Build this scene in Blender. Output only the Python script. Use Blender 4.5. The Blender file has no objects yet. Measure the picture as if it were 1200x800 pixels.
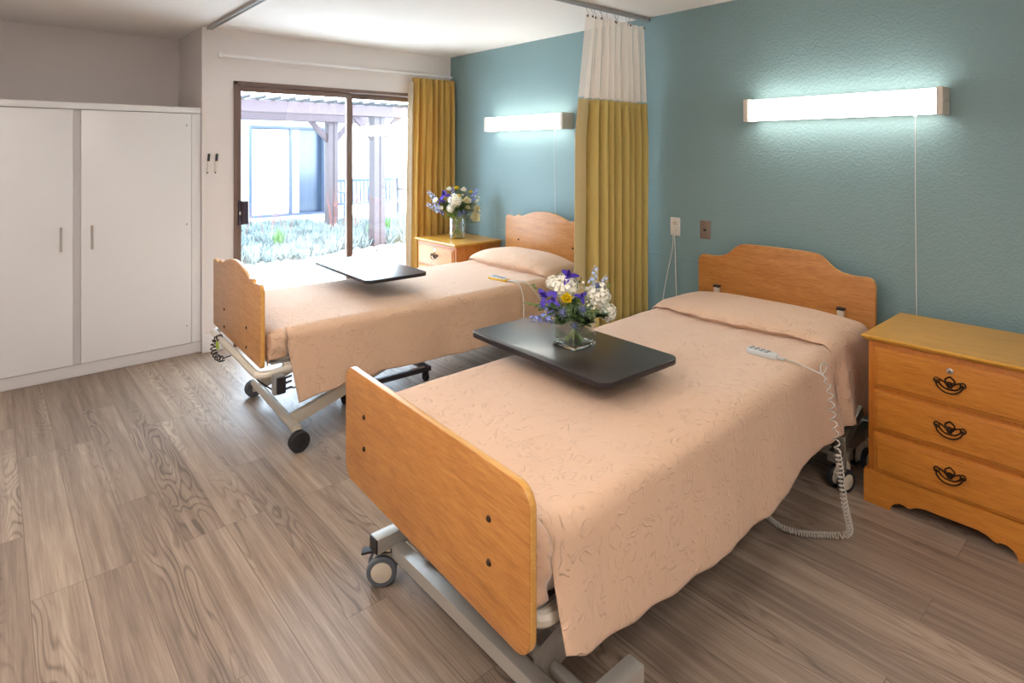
import bpy, bmesh, math, random
from mathutils import Vector, Matrix, noise
random.seed(7)
PI = math.pi
SC = bpy.context.scene
COL = SC.collection
V = Vector

# ------------------------------------------------------------------ materials
def lin(h):
    h = h.lstrip('#')
    c = [int(h[i:i+2], 16)/255 for i in (0, 2, 4)]
    return tuple(x/12.92 if x <= .04045 else ((x+.055)/1.055)**2.4 for x in c) + (1,)

class NT:
    def __init__(s, name):
        s.m = bpy.data.materials.new(name); s.m.use_nodes = True
        s.t = s.m.node_tree; s.t.nodes.clear()
        s.out = s.n('ShaderNodeOutputMaterial')
    def n(s, typ, ins=None, **kw):
        x = s.t.nodes.new(typ)
        for k, v in kw.items(): setattr(x, k, v)
        for k, v in (ins or {}).items(): s.put(x.inputs[k], v)
        return x
    def put(s, sock, v):
        if isinstance(v, bpy.types.NodeSocket): s.t.links.new(v, sock)
        elif isinstance(v, bpy.types.Node): s.t.links.new(v.outputs[0], sock)
        else: sock.default_value = v
    def math(s, op, a, b=0.0, c=None):
        x = s.n('ShaderNodeMath', operation=op); s.put(x.inputs[0], a); s.put(x.inputs[1], b)
        if c is not None: s.put(x.inputs[2], c)
        return x.outputs[0]
    def ramp(s, f, stops):
        x = s.n('ShaderNodeValToRGB'); s.put(x.inputs[0], f); e = x.color_ramp.elements
        while len(e) < len(stops): e.new(.5)
        for i, (p, c) in enumerate(stops): e[i].position = p; e[i].color = c if len(c) == 4 else (*c, 1)
        return x.outputs[0]
    def mix(s, f, a, b, mode='MIX'):
        x = s.n('ShaderNodeMix', data_type='RGBA', blend_type=mode)
        s.put(x.inputs[0], f); s.put(x.inputs[6], a); s.put(x.inputs[7], b); return x.outputs[2]
    def coord(s, kind='Object', scale=(1, 1, 1), rot=(0, 0, 0), loc=(0, 0, 0)):
        tc = s.n('ShaderNodeTexCoord')
        mp = s.n('ShaderNodeMapping', {'Vector': tc.outputs[kind], 'Scale': scale, 'Rotation': rot, 'Location': loc})
        return mp.outputs[0]
    def noise(s, vec, scale, detail=3, rough=.5, dist=0):
        return s.n('ShaderNodeTexNoise', {'Vector': vec, 'Scale': scale, 'Detail': detail, 'Roughness': rough, 'Distortion': dist}).outputs[0]
    def bump(s, h, strength=.3, dist=.01):
        return s.n('ShaderNodeBump', {'Height': h, 'Strength': strength, 'Distance': dist}).outputs[0]
    def bsdf(s, **kw):
        b = s.n('ShaderNodeBsdfPrincipled')
        for k, v in kw.items(): s.put(b.inputs[k.replace('_', ' ')], v)
        s.put(s.out.inputs[0], b.outputs[0]); return b

def plain(name, col, rough=.5, metal=0, bump=0, bscale=60, var=.04, sheen=0, spec=.5, coat=0):
    t = NT(name); v = t.coord()
    c = lin(col)
    d = tuple(x*(1-var*3) for x in c[:3]) + (1,)
    nz = t.noise(v, 9, 3)
    base = t.mix(t.math('MULTIPLY', nz, .6), c, d)
    kw = dict(Base_Color=base, Roughness=rough, Metallic=metal, Specular_IOR_Level=spec)
    if coat: kw.update(Coat_Weight=coat, Coat_Roughness=.22)
    if sheen: kw['Sheen_Weight'] = sheen
    if bump: kw['Normal'] = t.bump(t.noise(v, bscale, 3), bump, .004)
    t.bsdf(**kw); return t.m

def wood(name, light, mid, dark, axis='Y', rough=.38, sc=1.0, contrast=1.0):
    """oak veneer: fine grain lines along one axis with patches of cathedral figure"""
    t = NT(name)
    long_, short = 1.6*sc, 14*sc
    s = {'X': (long_, short, short), 'Y': (short, long_, short), 'Z': (short, short, long_)}[axis]
    v = t.coord(scale=s)
    broad = t.noise(v, .42, 2, .5, .3)
    rings = t.ramp(t.math('PINGPONG', t.math('MULTIPLY', broad, 17), 1), [(0, (0, 0, 0)), (.35, (1, 1, 1))])
    mask = t.ramp(t.noise(v, .16, 1), [(.48, (0, 0, 0)), (.60, (1, 1, 1))])
    fig = t.math('MULTIPLY', t.math('SUBTRACT', rings, 1), mask)
    fine = t.noise(t.coord(scale=tuple(x*9 for x in s)), 1.2, 4, .6)
    med = t.noise(v, 2.6, 3, .6)
    k = t.math('ADD', t.math('MULTIPLY', fine, .55), t.math('MULTIPLY', med, .45))
    k = t.math('ADD', k, t.math('MULTIPLY', fig, .10*contrast))
    c = t.ramp(k, [(.30, lin(dark)), (.49, lin(mid)), (.68, lin(light))])
    t.bsdf(Base_Color=c, Roughness=rough, Normal=t.bump(fine, .06, .002), Specular_IOR_Level=.45, Coat_Weight=.12, Coat_Roughness=.3)
    return t.m

def mat_floor():
    t = NT('vinyl_plank_floor')
    vr = t.coord(rot=(0, 0, PI/2), loc=(.13, .05, 0))
    br = t.n('ShaderNodeTexBrick', {'Vector': vr, 'Color1': (0, 0, 0, 1), 'Color2': (1, 1, 1, 1), 'Mortar': (.5, .5, .5, 1), 'Scale': 1.0,
             'Mortar Size': .0014, 'Mortar Smooth': .2, 'Bias': 0.0, 'Brick Width': 1.22, 'Row Height': .153}, offset=.37, offset_frequency=3)
    rnd = br.outputs[0]; gap = br.outputs[1]
    sep = t.n('ShaderNodeSeparateXYZ', {0: t.coord()})
    x = t.math('ADD', sep.outputs[0], t.math('MULTIPLY', rnd, 13.7))
    y = t.math('ADD', sep.outputs[1], t.math('MULTIPLY', rnd, 31.3))
    def vec(sx, sy): return t.n('ShaderNodeCombineXYZ', {0: t.math('MULTIPLY', x, sx), 1: t.math('MULTIPLY', y, sy), 2: 0.0}).outputs[0]
    broad = t.noise(vec(7, 1.1), 1, 2, .5, .25)
    rings = t.ramp(t.math('PINGPONG', t.math('MULTIPLY', broad, 40), 1), [(.05, (0, 0, 0)), (.5, (1, 1, 1))])
    mask = t.ramp(t.noise(vec(5, .6), 1, 1), [(.50, (0, 0, 0)), (.64, (1, 1, 1))])
    fine = t.noise(vec(170, 5), 1, 5, .65)
    streak = t.noise(vec(26, .9), 1, 3, .6)
    k = t.math('ADD', t.math('MULTIPLY', streak, .55), t.math('MULTIPLY', fine, .42))
    k = t.math('ADD', k, t.math('MULTIPLY', t.math('MULTIPLY', t.math('SUBTRACT', rings, .75), mask), .20))
    k = t.math('ADD', k, t.math('MULTIPLY', t.math('SUBTRACT', rnd, .5), .13))
    c = t.ramp(k, [(.26, lin('#62544a')), (.48, lin('#917e6f')), (.72, lin('#b8a592'))])
    c = t.mix(t.math('MULTIPLY', gap, .55), c, lin('#54443a'))
    rough = t.math('ADD', .36, t.math('MULTIPLY', fine, .16))
    t.bsdf(Base_Color=c, Roughness=rough, Specular_IOR_Level=.5,
           Normal=t.bump(t.math('SUBTRACT', t.math('MULTIPLY', k, .6), gap), .14, .002))
    return t.m

def mat_spread():
    t = NT('matelasse_bedspread'); v = t.coord()
    w = t.n('ShaderNodeTexNoise', {'Vector': v, 'Scale': 7.0, 'Detail': 1.0})
    off = t.n('ShaderNodeVectorMath', {0: w.outputs[1], 1: (.5, .5, .5)}, operation='MULTIPLY').outputs[0]
    vv = t.n('ShaderNodeVectorMath', {0: v, 1: off}, operation='ADD').outputs[0]
    a = t.noise(vv, 10.5, .5, .5, .15)
    ln = t.math('PINGPONG', t.math('MULTIPLY', a, 11), 1)
    ridge = t.ramp(ln, [(.0, (1, 1, 1)), (.36, (0, 0, 0))])
    brk = t.ramp(t.noise(v, 27, 1), [(.44, (0, 0, 0)), (.54, (1, 1, 1))])
    ridge = t.math('MULTIPLY', ridge, brk)
    weave = t.noise(v, 260, 2)
    h = t.math('ADD', ridge, t.math('MULTIPLY', weave, .10))
    h = t.math('ADD', h, t.math('MULTIPLY', t.noise(v, 30, 2), .5))
    c = t.mix(t.math('MULTIPLY', t.noise(v, 5, 3), .5), lin('#dcb99d'), lin('#d2ab8c'))
    t.bsdf(Base_Color=c, Roughness=.85, Specular_IOR_Level=.2, Sheen_Weight=.25, Sheen_Roughness=.5, Normal=t.bump(h, .7, .0045))
    return t.m

def mat_paint(name, col, strength, scale, rough=.55, var='#000000', vf=0):
    t = NT(name); v = t.coord()
    n1 = t.noise(v, scale, 2, .5)
    n1 = t.ramp(n1, [(.42, (0, 0, 0)), (.62, (1, 1, 1))])
    base = t.mix(t.math('MULTIPLY', t.noise(v, 2.2, 3), vf), lin(col), lin(var)) if vf else lin(col)
    t.bsdf(Base_Color=base, Roughness=rough, Specular_IOR_Level=.4, Normal=t.bump(n1, strength, .003))
    return t.m

def mat_glass(name, tint=(1, 1, 1, 1), refl=.06, rough=0.0):
    t = NT(name)
    tr = t.n('ShaderNodeBsdfTransparent', {'Color': tint})
    gl = t.n('ShaderNodeBsdfGlossy', {'Color': (1, 1, 1, 1), 'Roughness': rough})
    lw = t.n('ShaderNodeLayerWeight', {'Blend': .25})
    f = t.math('ADD', refl, t.math('MULTIPLY', lw.outputs[1], .55))
    mx = t.n('ShaderNodeMixShader', {0: f, 1: tr.outputs[0], 2: gl.outputs[0]})
    t.put(t.out.inputs[0], mx.outputs[0]); return t.m

def mat_solid_glass(name, tint, ior=1.45):
    t = NT(name)
    t.bsdf(Base_Color=tint, Roughness=0.0, Transmission_Weight=1.0, IOR=ior); return t.m

def mat_emit(name, col, strength):
    t = NT(name)
    e = t.n('ShaderNodeEmission', {'Color': col, 'Strength': strength}); t.put(t.out.inputs[0], e.outputs[0]); return t.m

def mat_cloth(name, a, b, trans=.25, rough=.8):
    t = NT(name); v = t.coord(scale=(1, 1, .25))
    c = t.mix(t.noise(v, 30, 4), lin(a), lin(b))
    weave = t.noise(t.coord(), 400, 2)
    p = t.n('ShaderNodeBsdfPrincipled', {'Base Color': c, 'Roughness': rough, 'Sheen Weight': .2, 'Specular IOR Level': .25, 'Normal': t.bump(weave, .15, .002)})
    tl = t.n('ShaderNodeBsdfTranslucent', {'Color': c})
    mx = t.n('ShaderNodeMixShader', {0: trans, 1: p.outputs[0], 2: tl.outputs[0]})
    t.put(t.out.inputs[0], mx.outputs[0]); return t.m

def mat_net():
    t = NT('curtain_netting')
    uv = t.n('ShaderNodeTexCoord').outputs['UV']
    sep = t.n('ShaderNodeSeparateXYZ', {0: uv})
    u = t.math('MULTIPLY', sep.outputs[0], 95); w = t.math('MULTIPLY', sep.outputs[1], 130)
    a = t.math('PINGPONG', t.math('ADD', u, w), .5); b = t.math('PINGPONG', t.math('SUBTRACT', u, w), .5)
    hole = t.math('MULTIPLY', t.math('GREATER_THAN', a, .29), t.math('GREATER_THAN', b, .29))
    p = t.n('ShaderNodeBsdfPrincipled', {'Base Color': lin('#efe4d8'), 'Roughness': .8, 'Specular IOR Level': .2})
    tl = t.n('ShaderNodeBsdfTranslucent', {'Color': lin('#efe4d8')})
    m1 = t.n('ShaderNodeMixShader', {0: .3, 1: p.outputs[0], 2: tl.outputs[0]})
    tr = t.n('ShaderNodeBsdfTransparent')
    m2 = t.n('ShaderNodeMixShader', {0: hole, 1: m1.outputs[0], 2: tr.outputs[0]})
    t.put(t.out.inputs[0], m2.outputs[0]); return t.m

M = {}
M['floor'] = mat_floor()
M['spread'] = mat_spread()
M['teal'] = mat_paint('teal_wall_paint', '#86a2a5', .3, 75, .5, '#809ca0', .6)
M['white_wall'] = mat_paint('offwhite_wall_paint', '#e8e1df', .2, 60, .6)
M['ceiling'] = mat_paint('ceiling_paint', '#f3eeea', .15, 50, .8)
M['trim'] = plain('white_gloss_trim', '#eceaea', .35, var=.01)
M['laminate'] = plain('white_laminate', '#eae9ea', .3, var=.01)
M['laminate_side'] = plain('white_laminate_carcass', '#dcd9d9', .4, var=.01)
M['steel'] = plain('brushed_steel', '#c4c0bc', .35, 1, var=.03)
M['dull_steel'] = plain('dull_zinc_steel', '#a8a49a', .42, .9, var=.05)
M['bronze'] = plain('bronze_anodised_frame', '#806a60', .4, .2, var=.04)
M['bronze_dark'] = plain('dark_bronze_handle', '#4e4350', .4, .4, var=.04)
M['glass'] = mat_glass('window_glass', (.97, .985, .985, 1), .035)
M['oak'] = wood('honey_oak_laminate', '#cc914e', '#bb7c3d', '#a1672e', 'Y')
M['oak2'] = wood('pale_oak_laminate', '#cd9a66', '#c08a56', '#a97443', 'Y', contrast=1.8)
M['oak_edge'] = wood('light_oak_edge_banding', '#dfae66', '#d29c50', '#c58c42', 'Y', .35)
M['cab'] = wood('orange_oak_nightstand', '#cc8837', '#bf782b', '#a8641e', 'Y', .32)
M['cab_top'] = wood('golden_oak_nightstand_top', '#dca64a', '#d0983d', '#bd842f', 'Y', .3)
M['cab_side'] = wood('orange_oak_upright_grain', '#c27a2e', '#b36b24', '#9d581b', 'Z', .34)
M['cream_metal'] = plain('cream_powder_coat', '#d6cebf', .4, .1, var=.03)
M['grey_metal'] = plain('silver_grey_powder_coat', '#b9b5ad', .4, .3, var=.03)
M['black_plastic'] = plain('black_plastic', '#1f1f22', .45, var=.03)
M['dark_table'] = plain('dark_brown_tabletop_laminate', '#2c2220', .38, var=.06, bump=.02, bscale=300, spec=.6, coat=.7)
M['dark_edge'] = plain('black_tabletop_edge', '#242024', .35)
M['charcoal_metal'] = plain('charcoal_metal', '#5c5c64', .4, .3)
M['tyre'] = plain('grey_rubber_tyre', '#5f646c', .6)
M['black_rubber'] = plain('black_rubber_tyre', '#222225', .65)
M['hub'] = plain('cream_wheel_hub', '#d9cdb8', .45)
M['mattress'] = plain('white_mattress_ticking', '#d8d4cc', .8)
M['curtain'] = mat_cloth('mustard_curtain_cloth', '#d6b163', '#d0aa5b', .22)
M['cubicle'] = mat_cloth('olive_gold_cubicle_cloth', '#dcc67c', '#d2b96c', .15)
M['cubicle_hem'] = mat_cloth('pale_gold_hem_cloth', '#dcc998', '#d2bd88', .15)
M['lining'] = mat_cloth('cream_curtain_lining', '#d9cbb4', '#cdbca2', .3)
M['net'] = mat_net()
M['track'] = plain('grey_ceiling_track', '#a9a8a6', .4, .5)
M['white_plastic'] = plain('white_plastic', '#e6e1d8', .4, var=.01)
M['fix_cream'] = plain('cream_lamp_housing', '#dcd3c6', .45, var=.01)
M['lamp'] = mat_emit('fluorescent_diffuser_glow', (1, .97, .88, 1), 9.0)
M['fill_panel'] = mat_emit('added_fill_panel_glow', (1, .92, .84, 1), 18.0)  # warm fill glow for the added, unseen ceiling panels
M['plate_brown'] = plain('taupe_wall_plate', '#8f7c70', .4, .2)
M['brass'] = plain('antique_brass_pull', '#3c2a20', .4, .8, var=.08)
M['chrome'] = plain('chrome', '#d8d8d8', .15, 1, var=.01)
M['cord_white'] = plain('white_cord', '#dedad2', .5, var=.01)
M['cord_grey'] = plain('pale_grey_coiled_cord', '#b9b3aa', .5, var=.01)
M['cord_black'] = plain('black_cord', '#1c1c20', .5)
M['remote_grey'] = plain('light_grey_remote_shell', '#c9cbca', .4, var=.01)
M['button_grey'] = plain('grey_rubber_buttons', '#8d9193', .5)
M['remote_yellow'] = plain('yellow_remote_shell', '#e3b62c', .4, var=.01)
M['remote_face'] = plain('pale_blue_remote_face', '#c8d6e8', .4, var=.01)
M['green_label'] = plain('green_sticker', '#a8c82f', .5)
M['vase_glass'] = mat_glass('vase_glass', (.985, .995, .99, 1), .06)
M['base_glass'] = mat_solid_glass('thick_vase_base_glass', (.96, 1, .98, 1))
M['water'] = mat_glass('vase_water', (.97, .99, .98, 1), .02)
M['stem'] = plain('flower_stem_green', '#86a84e', .55, var=.08)
M['leaf'] = plain('leaf_green', '#5c8a3a', .5, var=.1)
M['leaf_dark'] = plain('dark_leaf_green', '#5d7a46', .5, var=.1)
M['leaf_grey'] = plain('grey_green_leaf', '#6d8459', .6, var=.08)
M['petal_white'] = plain('cream_white_petal', '#fbf8e8', .6, var=.02)
M['petal_cream'] = plain('pale_cream_petal', '#f5eec8', .6, var=.03)
M['petal_yellow'] = plain('yellow_petal', '#f4d91c', .5, var=.05)
M['petal_yellow_core'] = plain('deep_yellow_flower_core', '#e3b314', .6)
M['petal_purple'] = plain('violet_iris_petal', '#4a2fb0', .5, var=.08)
M['petal_blue'] = plain('periwinkle_petal', '#8494dc', .55, var=.05)
M['petal_paleblue'] = plain('pale_blue_petal', '#b9c8ea', .55, var=.04)
M['thistle'] = plain('steel_blue_thistle', '#646f9c', .6, var=.08)
M['thistle_bract'] = plain('grey_blue_bract', '#8796a0', .6, var=.08)
# outdoors
M['patio'] = plain('pale_patio_concrete', '#d9d6cf', .85, bump=.1, bscale=30)
M['soil'] = plain('planting_bed_soil', '#8e8a80', .95, bump=.3, bscale=30)
M['stucco'] = plain('pale_blue_grey_stucco', '#b9c6c8', .8, bump=.2, bscale=60, var=.02)
M['stucco_white'] = plain('white_stucco', '#e3e4e2', .8, bump=.2, bscale=60, var=.01)
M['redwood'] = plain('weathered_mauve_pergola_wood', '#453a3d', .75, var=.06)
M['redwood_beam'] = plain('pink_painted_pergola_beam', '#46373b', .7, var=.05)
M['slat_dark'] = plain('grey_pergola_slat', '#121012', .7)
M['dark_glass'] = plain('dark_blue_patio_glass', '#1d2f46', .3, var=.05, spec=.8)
M['blind'] = plain('white_vertical_blind', '#eceff2', .6, var=.01)
M['dark_frame'] = plain('slate_patio_door_frame', '#26324a', .5)
M['bench'] = plain('blue_grey_bench_paint', '#343d4e', .6)
M['succulent'] = plain('blue_chalk_succulent', '#656f6d', .6, var=.08)
M['grass'] = plain('fresh_grass_green', '#5a7d44', .6, var=.08)
M['spike'] = plain('coral_flower_spike', '#86382a', .6, var=.08)
M['rock'] = plain('pale_river_stone', '#8f8a82', .8, bump=.3, bscale=20, var=.05)

# ------------------------------------------------------------------ mesh helpers
def B(): return bmesh.new()

def merge(bm, tmp, mat=None):
    if mat is not None: bmesh.ops.transform(tmp, matrix=mat, verts=tmp.verts)
    me = bpy.data.meshes.new('tmp'); tmp.to_mesh(me); tmp.free(); bm.from_mesh(me); bpy.data.meshes.remove(me)

def box(bm, lo, hi, bev=0, seg=2, mat=None):
    t = bmesh.new(); bmesh.ops.create_cube(t, size=1)
    lo = V(lo); hi = V(hi); c = (lo+hi)/2; d = hi-lo
    for v in t.verts: v.co = V((v.co.x*d.x+c.x, v.co.y*d.y+c.y, v.co.z*d.z+c.z))
    if bev: bmesh.ops.bevel(t, geom=list(t.edges), offset=min(bev, .49*min(abs(d.x), abs(d.y), abs(d.z))), segments=seg, profile=.6, affect='EDGES', clamp_overlap=True)
    merge(bm, t, mat)

def frames(pts, closed=False):
    n = len(pts); T = []
    for i in range(n):
        if closed: d = pts[(i+1) % n]-pts[(i-1) % n]
        else: d = pts[min(i+1, n-1)]-pts[max(i-1, 0)]
        T.append(d.normalized() if d.length > 1e-9 else V((0, 0, 1)))
    up = V((0, 0, 1)) if abs(T[0].z) < .9 else V((1, 0, 0))
    N = [(up-T[0]*up.dot(T[0])).normalized()]
    for i in range(1, n):
        a = N[-1]-T[i]*N[-1].dot(T[i])
        N.append(a.normalized() if a.length > 1e-6 else N[-1])
    return T, N

def tube(bm, pts, r, n=8, closed=False, cap=True):
    pts = [V(p) for p in pts]; T, N = frames(pts, closed); rings = []
    for i, p in enumerate(pts):
        b = T[i].cross(N[i]); rr = r[i] if isinstance(r, (list, tuple)) else r
        rings.append([bm.verts.new(p+(N[i]*math.cos(2*PI*k/n)+b*math.sin(2*PI*k/n))*rr) for k in range(n)])
    m = len(rings)
    for i in range(m if closed else m-1):
        a = rings[i]; c = rings[(i+1) % m]
        for k in range(n): bm.faces.new((a[k], a[(k+1) % n], c[(k+1) % n], c[k]))
    if cap and not closed:
        bm.faces.new(list(reversed(rings[0]))); bm.faces.new(rings[-1])

def beam(bm, p0, p1, w, h, bev=.002, side=None):
    """rectangular bar from p0 to p1; w across, h along the up side"""
    p0 = V(p0); p1 = V(p1); d = p1-p0; L = d.length; x = d.normalized()
    up = V((0, 0, 1)) if abs(x.z) < .95 else V((1, 0, 0))
    y = up.cross(x).normalized(); z = x.cross(y)
    mt = Matrix(((x.x, y.x, z.x, p0.x), (x.y, y.y, z.y, p0.y), (x.z, y.z, z.z, p0.z), (0, 0, 0, 1)))
    box(bm, (0, -w/2, -h/2), (L, w/2, h/2), bev, 2, mt)

def smooth_path(pts, k=8, closed=False):
    pts = [V(p) for p in pts]; n = len(pts); out = []
    rng = range(n if closed else n-1)
    for i in rng:
        if closed: p0, p1, p2, p3 = pts[(i-1) % n], pts[i], pts[(i+1) % n], pts[(i+2) % n]
        else: p0, p1, p2, p3 = pts[max(i-1, 0)], pts[i], pts[i+1], pts[min(i+2, n-1)]
        for j in range(k):
            t = j/k
            out.append(.5*((2*p1)+(p2-p0)*t+(2*p0-5*p1+4*p2-p3)*t*t+(3*p1-p0-3*p2+p3)*t**3))
    if not closed: out.append(pts[-1])
    return out

def lathe(bm, prof, c=(0, 0, 0), n=24, axis='Z', closed=False):
    c = V(c); rings = []
    for r, h in prof:
        ring = []
        for k in range(n):
            a = 2*PI*k/n
            if axis == 'Z': p = V((r*math.cos(a), r*math.sin(a), h))
            elif axis == 'Y': p = V((r*math.sin(a), h, r*math.cos(a)))
            else: p = V((h, r*math.cos(a), r*math.sin(a)))
            ring.append(bm.verts.new(c+p))
        rings.append(ring)
    m = len(rings)
    for i in range(m if closed else m-1):
        a = rings[i]; b = rings[(i+1) % m]
        for k in range(n): bm.faces.new((a[k], a[(k+1) % n], b[(k+1) % n], b[k]))
    if not closed:
        if prof[0][0] > 1e-5: bm.faces.new(list(reversed(rings[0])))
        if prof[-1][0] > 1e-5: bm.faces.new(rings[-1])

def ball(bm, c, r, s=(1, 1, 1), sub=2):
    t = bmesh.new(); bmesh.ops.create_icosphere(t, subdivisions=sub, radius=r)
    merge(bm, t, Matrix.Translation(V(c)) @ Matrix.Diagonal((*s, 1)))

def prism(bm, poly, f, d0, d1, bev=0, seg=3):
    """poly: 2D outline, f(a,b,d)->point; extruded from d0 to d1"""
    t = bmesh.new()
    a = [t.verts.new(f(p[0], p[1], d0)) for p in poly]; b = [t.verts.new(f(p[0], p[1], d1)) for p in poly]
    n = len(poly)
    f0 = t.faces.new(a); f1 = t.faces.new(list(reversed(b)))
    for i in range(n): t.faces.new((a[i], b[i], b[(i+1) % n], a[(i+1) % n]))
    bmesh.ops.recalc_face_normals(t, faces=t.faces)
    if bev:
        es = list(set(f0.edges) | set(f1.edges))
        bmesh.ops.bevel(t, geom=es, offset=bev, segments=seg, profile=.5, affect='EDGES', clamp_overlap=True)
    merge(bm, t)

def rounded(poly, r, k=6):
    """round the corners of a 2D polygon; r is a number or a list"""
    out = []; n = len(poly)
    for i in range(n):
        p = V((*poly[i], 0)); a = V((*poly[i-1], 0)); b = V((*poly[(i+1) % n], 0))
        rr = r[i] if isinstance(r, (list, tuple)) else r
        if rr <= 0: out.append((p.x, p.y)); continue
        u = (a-p).normalized(); w = (b-p).normalized(); ang = u.angle(w)
        d = rr/math.tan(ang/2); d = min(d, .49*(a-p).length, .49*(b-p).length); rr2 = d*math.tan(ang/2)
        c = p+(u+w).normalized()*(rr2/math.sin(ang/2))
        s = p+u*d; e = p+w*d
        a0 = math.atan2(s.y-c.y, s.x-c.x); a1 = math.atan2(e.y-c.y, e.x-c.x)
        da = (a1-a0+PI) % (2*PI)-PI
        for j in range(k+1):
            q = a0+da*j/k; out.append((c.x+rr2*math.cos(q), c.y+rr2*math.sin(q)))
    return out

def grid(bm, nu, nv, f, uv=None):
    g = [[bm.verts.new(f(i/nu, j/nv)) for j in range(nv+1)] for i in range(nu+1)]
    lay = bm.loops.layers.uv.verify() if uv else None
    for i in range(nu):
        for j in range(nv):
            fc = bm.faces.new((g[i][j], g[i+1][j], g[i+1][j+1], g[i][j+1]))
            if uv:
                for l, (a, b) in zip(fc.loops, ((i, j), (i+1, j), (i+1, j+1), (i, j+1))): l[lay].uv = (a/nu*uv[0], b/nv*uv[1])
    return g

ROOTM = {}
def mat_of(o):
    return ROOTM.get(o.name, Matrix.Identity(4))

def obj(name, bm, m, parent=None, angle=35, world=False, normals=True, solid=0):
    if normals: bmesh.ops.recalc_face_normals(bm, faces=bm.faces)
    me = bpy.data.meshes.new(name); bm.to_mesh(me); bm.free()
    if parent is not None and world: me.transform(mat_of(parent).inverted())
    if isinstance(m, (list, tuple)):
        for x in m: me.materials.append(x)
    else: me.materials.append(m)
    for p in me.polygons: p.use_smooth = True
    me.set_sharp_from_angle(angle=math.radians(angle))
    o = bpy.data.objects.new(name, me); COL.objects.link(o)
    if parent is not None:
        o.parent = parent; ROOTM[o.name] = mat_of(parent)
    if solid:
        md = o.modifiers.new('thickness', 'SOLIDIFY'); md.thickness = solid; md.offset = 0
    return o

def thing(name, label, cat, loc=(0, 0, 0), rz=0, group=None):
    o = bpy.data.objects.new(name, None); COL.objects.link(o)
    o.empty_display_size = .1; o.location = loc; o.rotation_euler = (0, 0, rz)
    ROOTM[o.name] = Matrix.Translation(V(loc)) @ Matrix.Rotation(rz, 4, 'Z')
    o['label'] = label; o['category'] = cat
    if group: o['group'] = group
    return o

def tag(o, label, cat, group=None, kind=None):
    o['label'] = label; o['category'] = cat
    if group: o['group'] = group
    if kind: o['kind'] = kind
    return o

def struct(name, bm, m, label=None, angle=35):
    o = obj(name, bm, m, angle=angle); o['kind'] = 'structure'
    if label: o['label'] = label
    return o

def dup(root, loc, rz, label):
    r = root.copy(); COL.objects.link(r); r.location = loc; r.rotation_euler = (0, 0, rz); r['label'] = label
    def rec(src, dst):
        for ch in list(src.children):
            if ch is dst: continue
            c = ch.copy(); COL.objects.link(c); c.parent = dst; rec(ch, c)
    rec(root, r); return r
# ------------------------------------------------------------------ room shell
XW = 3.464      # teal wall
YW = 4.89       # window wall (room side)
H = 2.44
XL, YB = -1.35, -1.6
AX, AY = 1.197, 5.62    # wardrobe alcove
bm = B(); box(bm, (XL-.12, YB-.12, -.06), (XW+.12, 5.04, 0)); box(bm, (XL-.12, 5.041, -.06), (AX+.1, AY+.1, -.0005))
struct('floor', bm, M['floor'])
bm = B(); box(bm, (XL-.12, YB-.12, H), (XW+.12, 5.06, H+.1)); box(bm, (XL-.12, 5.06, H), (AX+.1, AY+.12, H+.1))
struct('ceiling', bm, M['ceiling'])
bm = B(); box(bm, (XW, YB-.12, 0), (XW+.12, 5.06, H)); struct('wall_right', bm, M['teal'])
DX0, DX1, DZ = 1.42, 3.25, 2.053
bm = B()
box(bm, (AX, YW, 0), (DX0, 5.06, H)); box(bm, (DX0, YW, DZ), (DX1, 5.06, H)); box(bm, (DX1, YW, 0), (XW, 5.06, H))
box(bm, (AX, 5.06, 0), (AX+.1, AY+.1, H))
struct('wall_window', bm, M['white_wall'])
bm = B(); box(bm, (XL-.12, AY, 0), (AX, AY+.1, H)); struct('wall_alcove', bm, M['white_wall'])
bm = B(); box(bm, (XL-.12, YB, 0), (XL, AY, H)); struct('wall_left', bm, M['white_wall'])
bm = B(); box(bm, (XL-.12, YB-.12, 0), (XW, YB, H)); struct('wall_back', bm, M['white_wall'])
def baseboard(bm, p0, p1, t, h):
    box(bm, p0, p1, .004)
bm = B(); box(bm, (AX-.001, YW-.016, 0), (DX0-.005, YW, .145), .004); box(bm, (DX1+.005, YW-.016, 0), (XW-.02, YW, .145), .004)
struct('baseboard_window', bm, M['trim'])
bm = B(); box(bm, (XW-.014, YB, 0), (XW, YW-.02, .1), .004); struct('baseboard_right', bm, M['trim'])
bm = B(); box(bm, (XL, YB, 0), (XL+.014, 4.85, .1), .004); struct('baseboard_left', bm, M['trim'])
bm = B(); box(bm, (XL+.02, YB, 0), (XW-.02, YB+.014, .1), .004); struct('baseboard_back', bm, M['trim'])
# painted-over cable ridge running along the teal wall behind the beds
bm = B(); tube(bm, [(XW, 1.4, .80), (XW, 2.9, .803), (XW, YW, .80)], .0032, 8)
struct('trim_1', bm, M['teal'])

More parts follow.
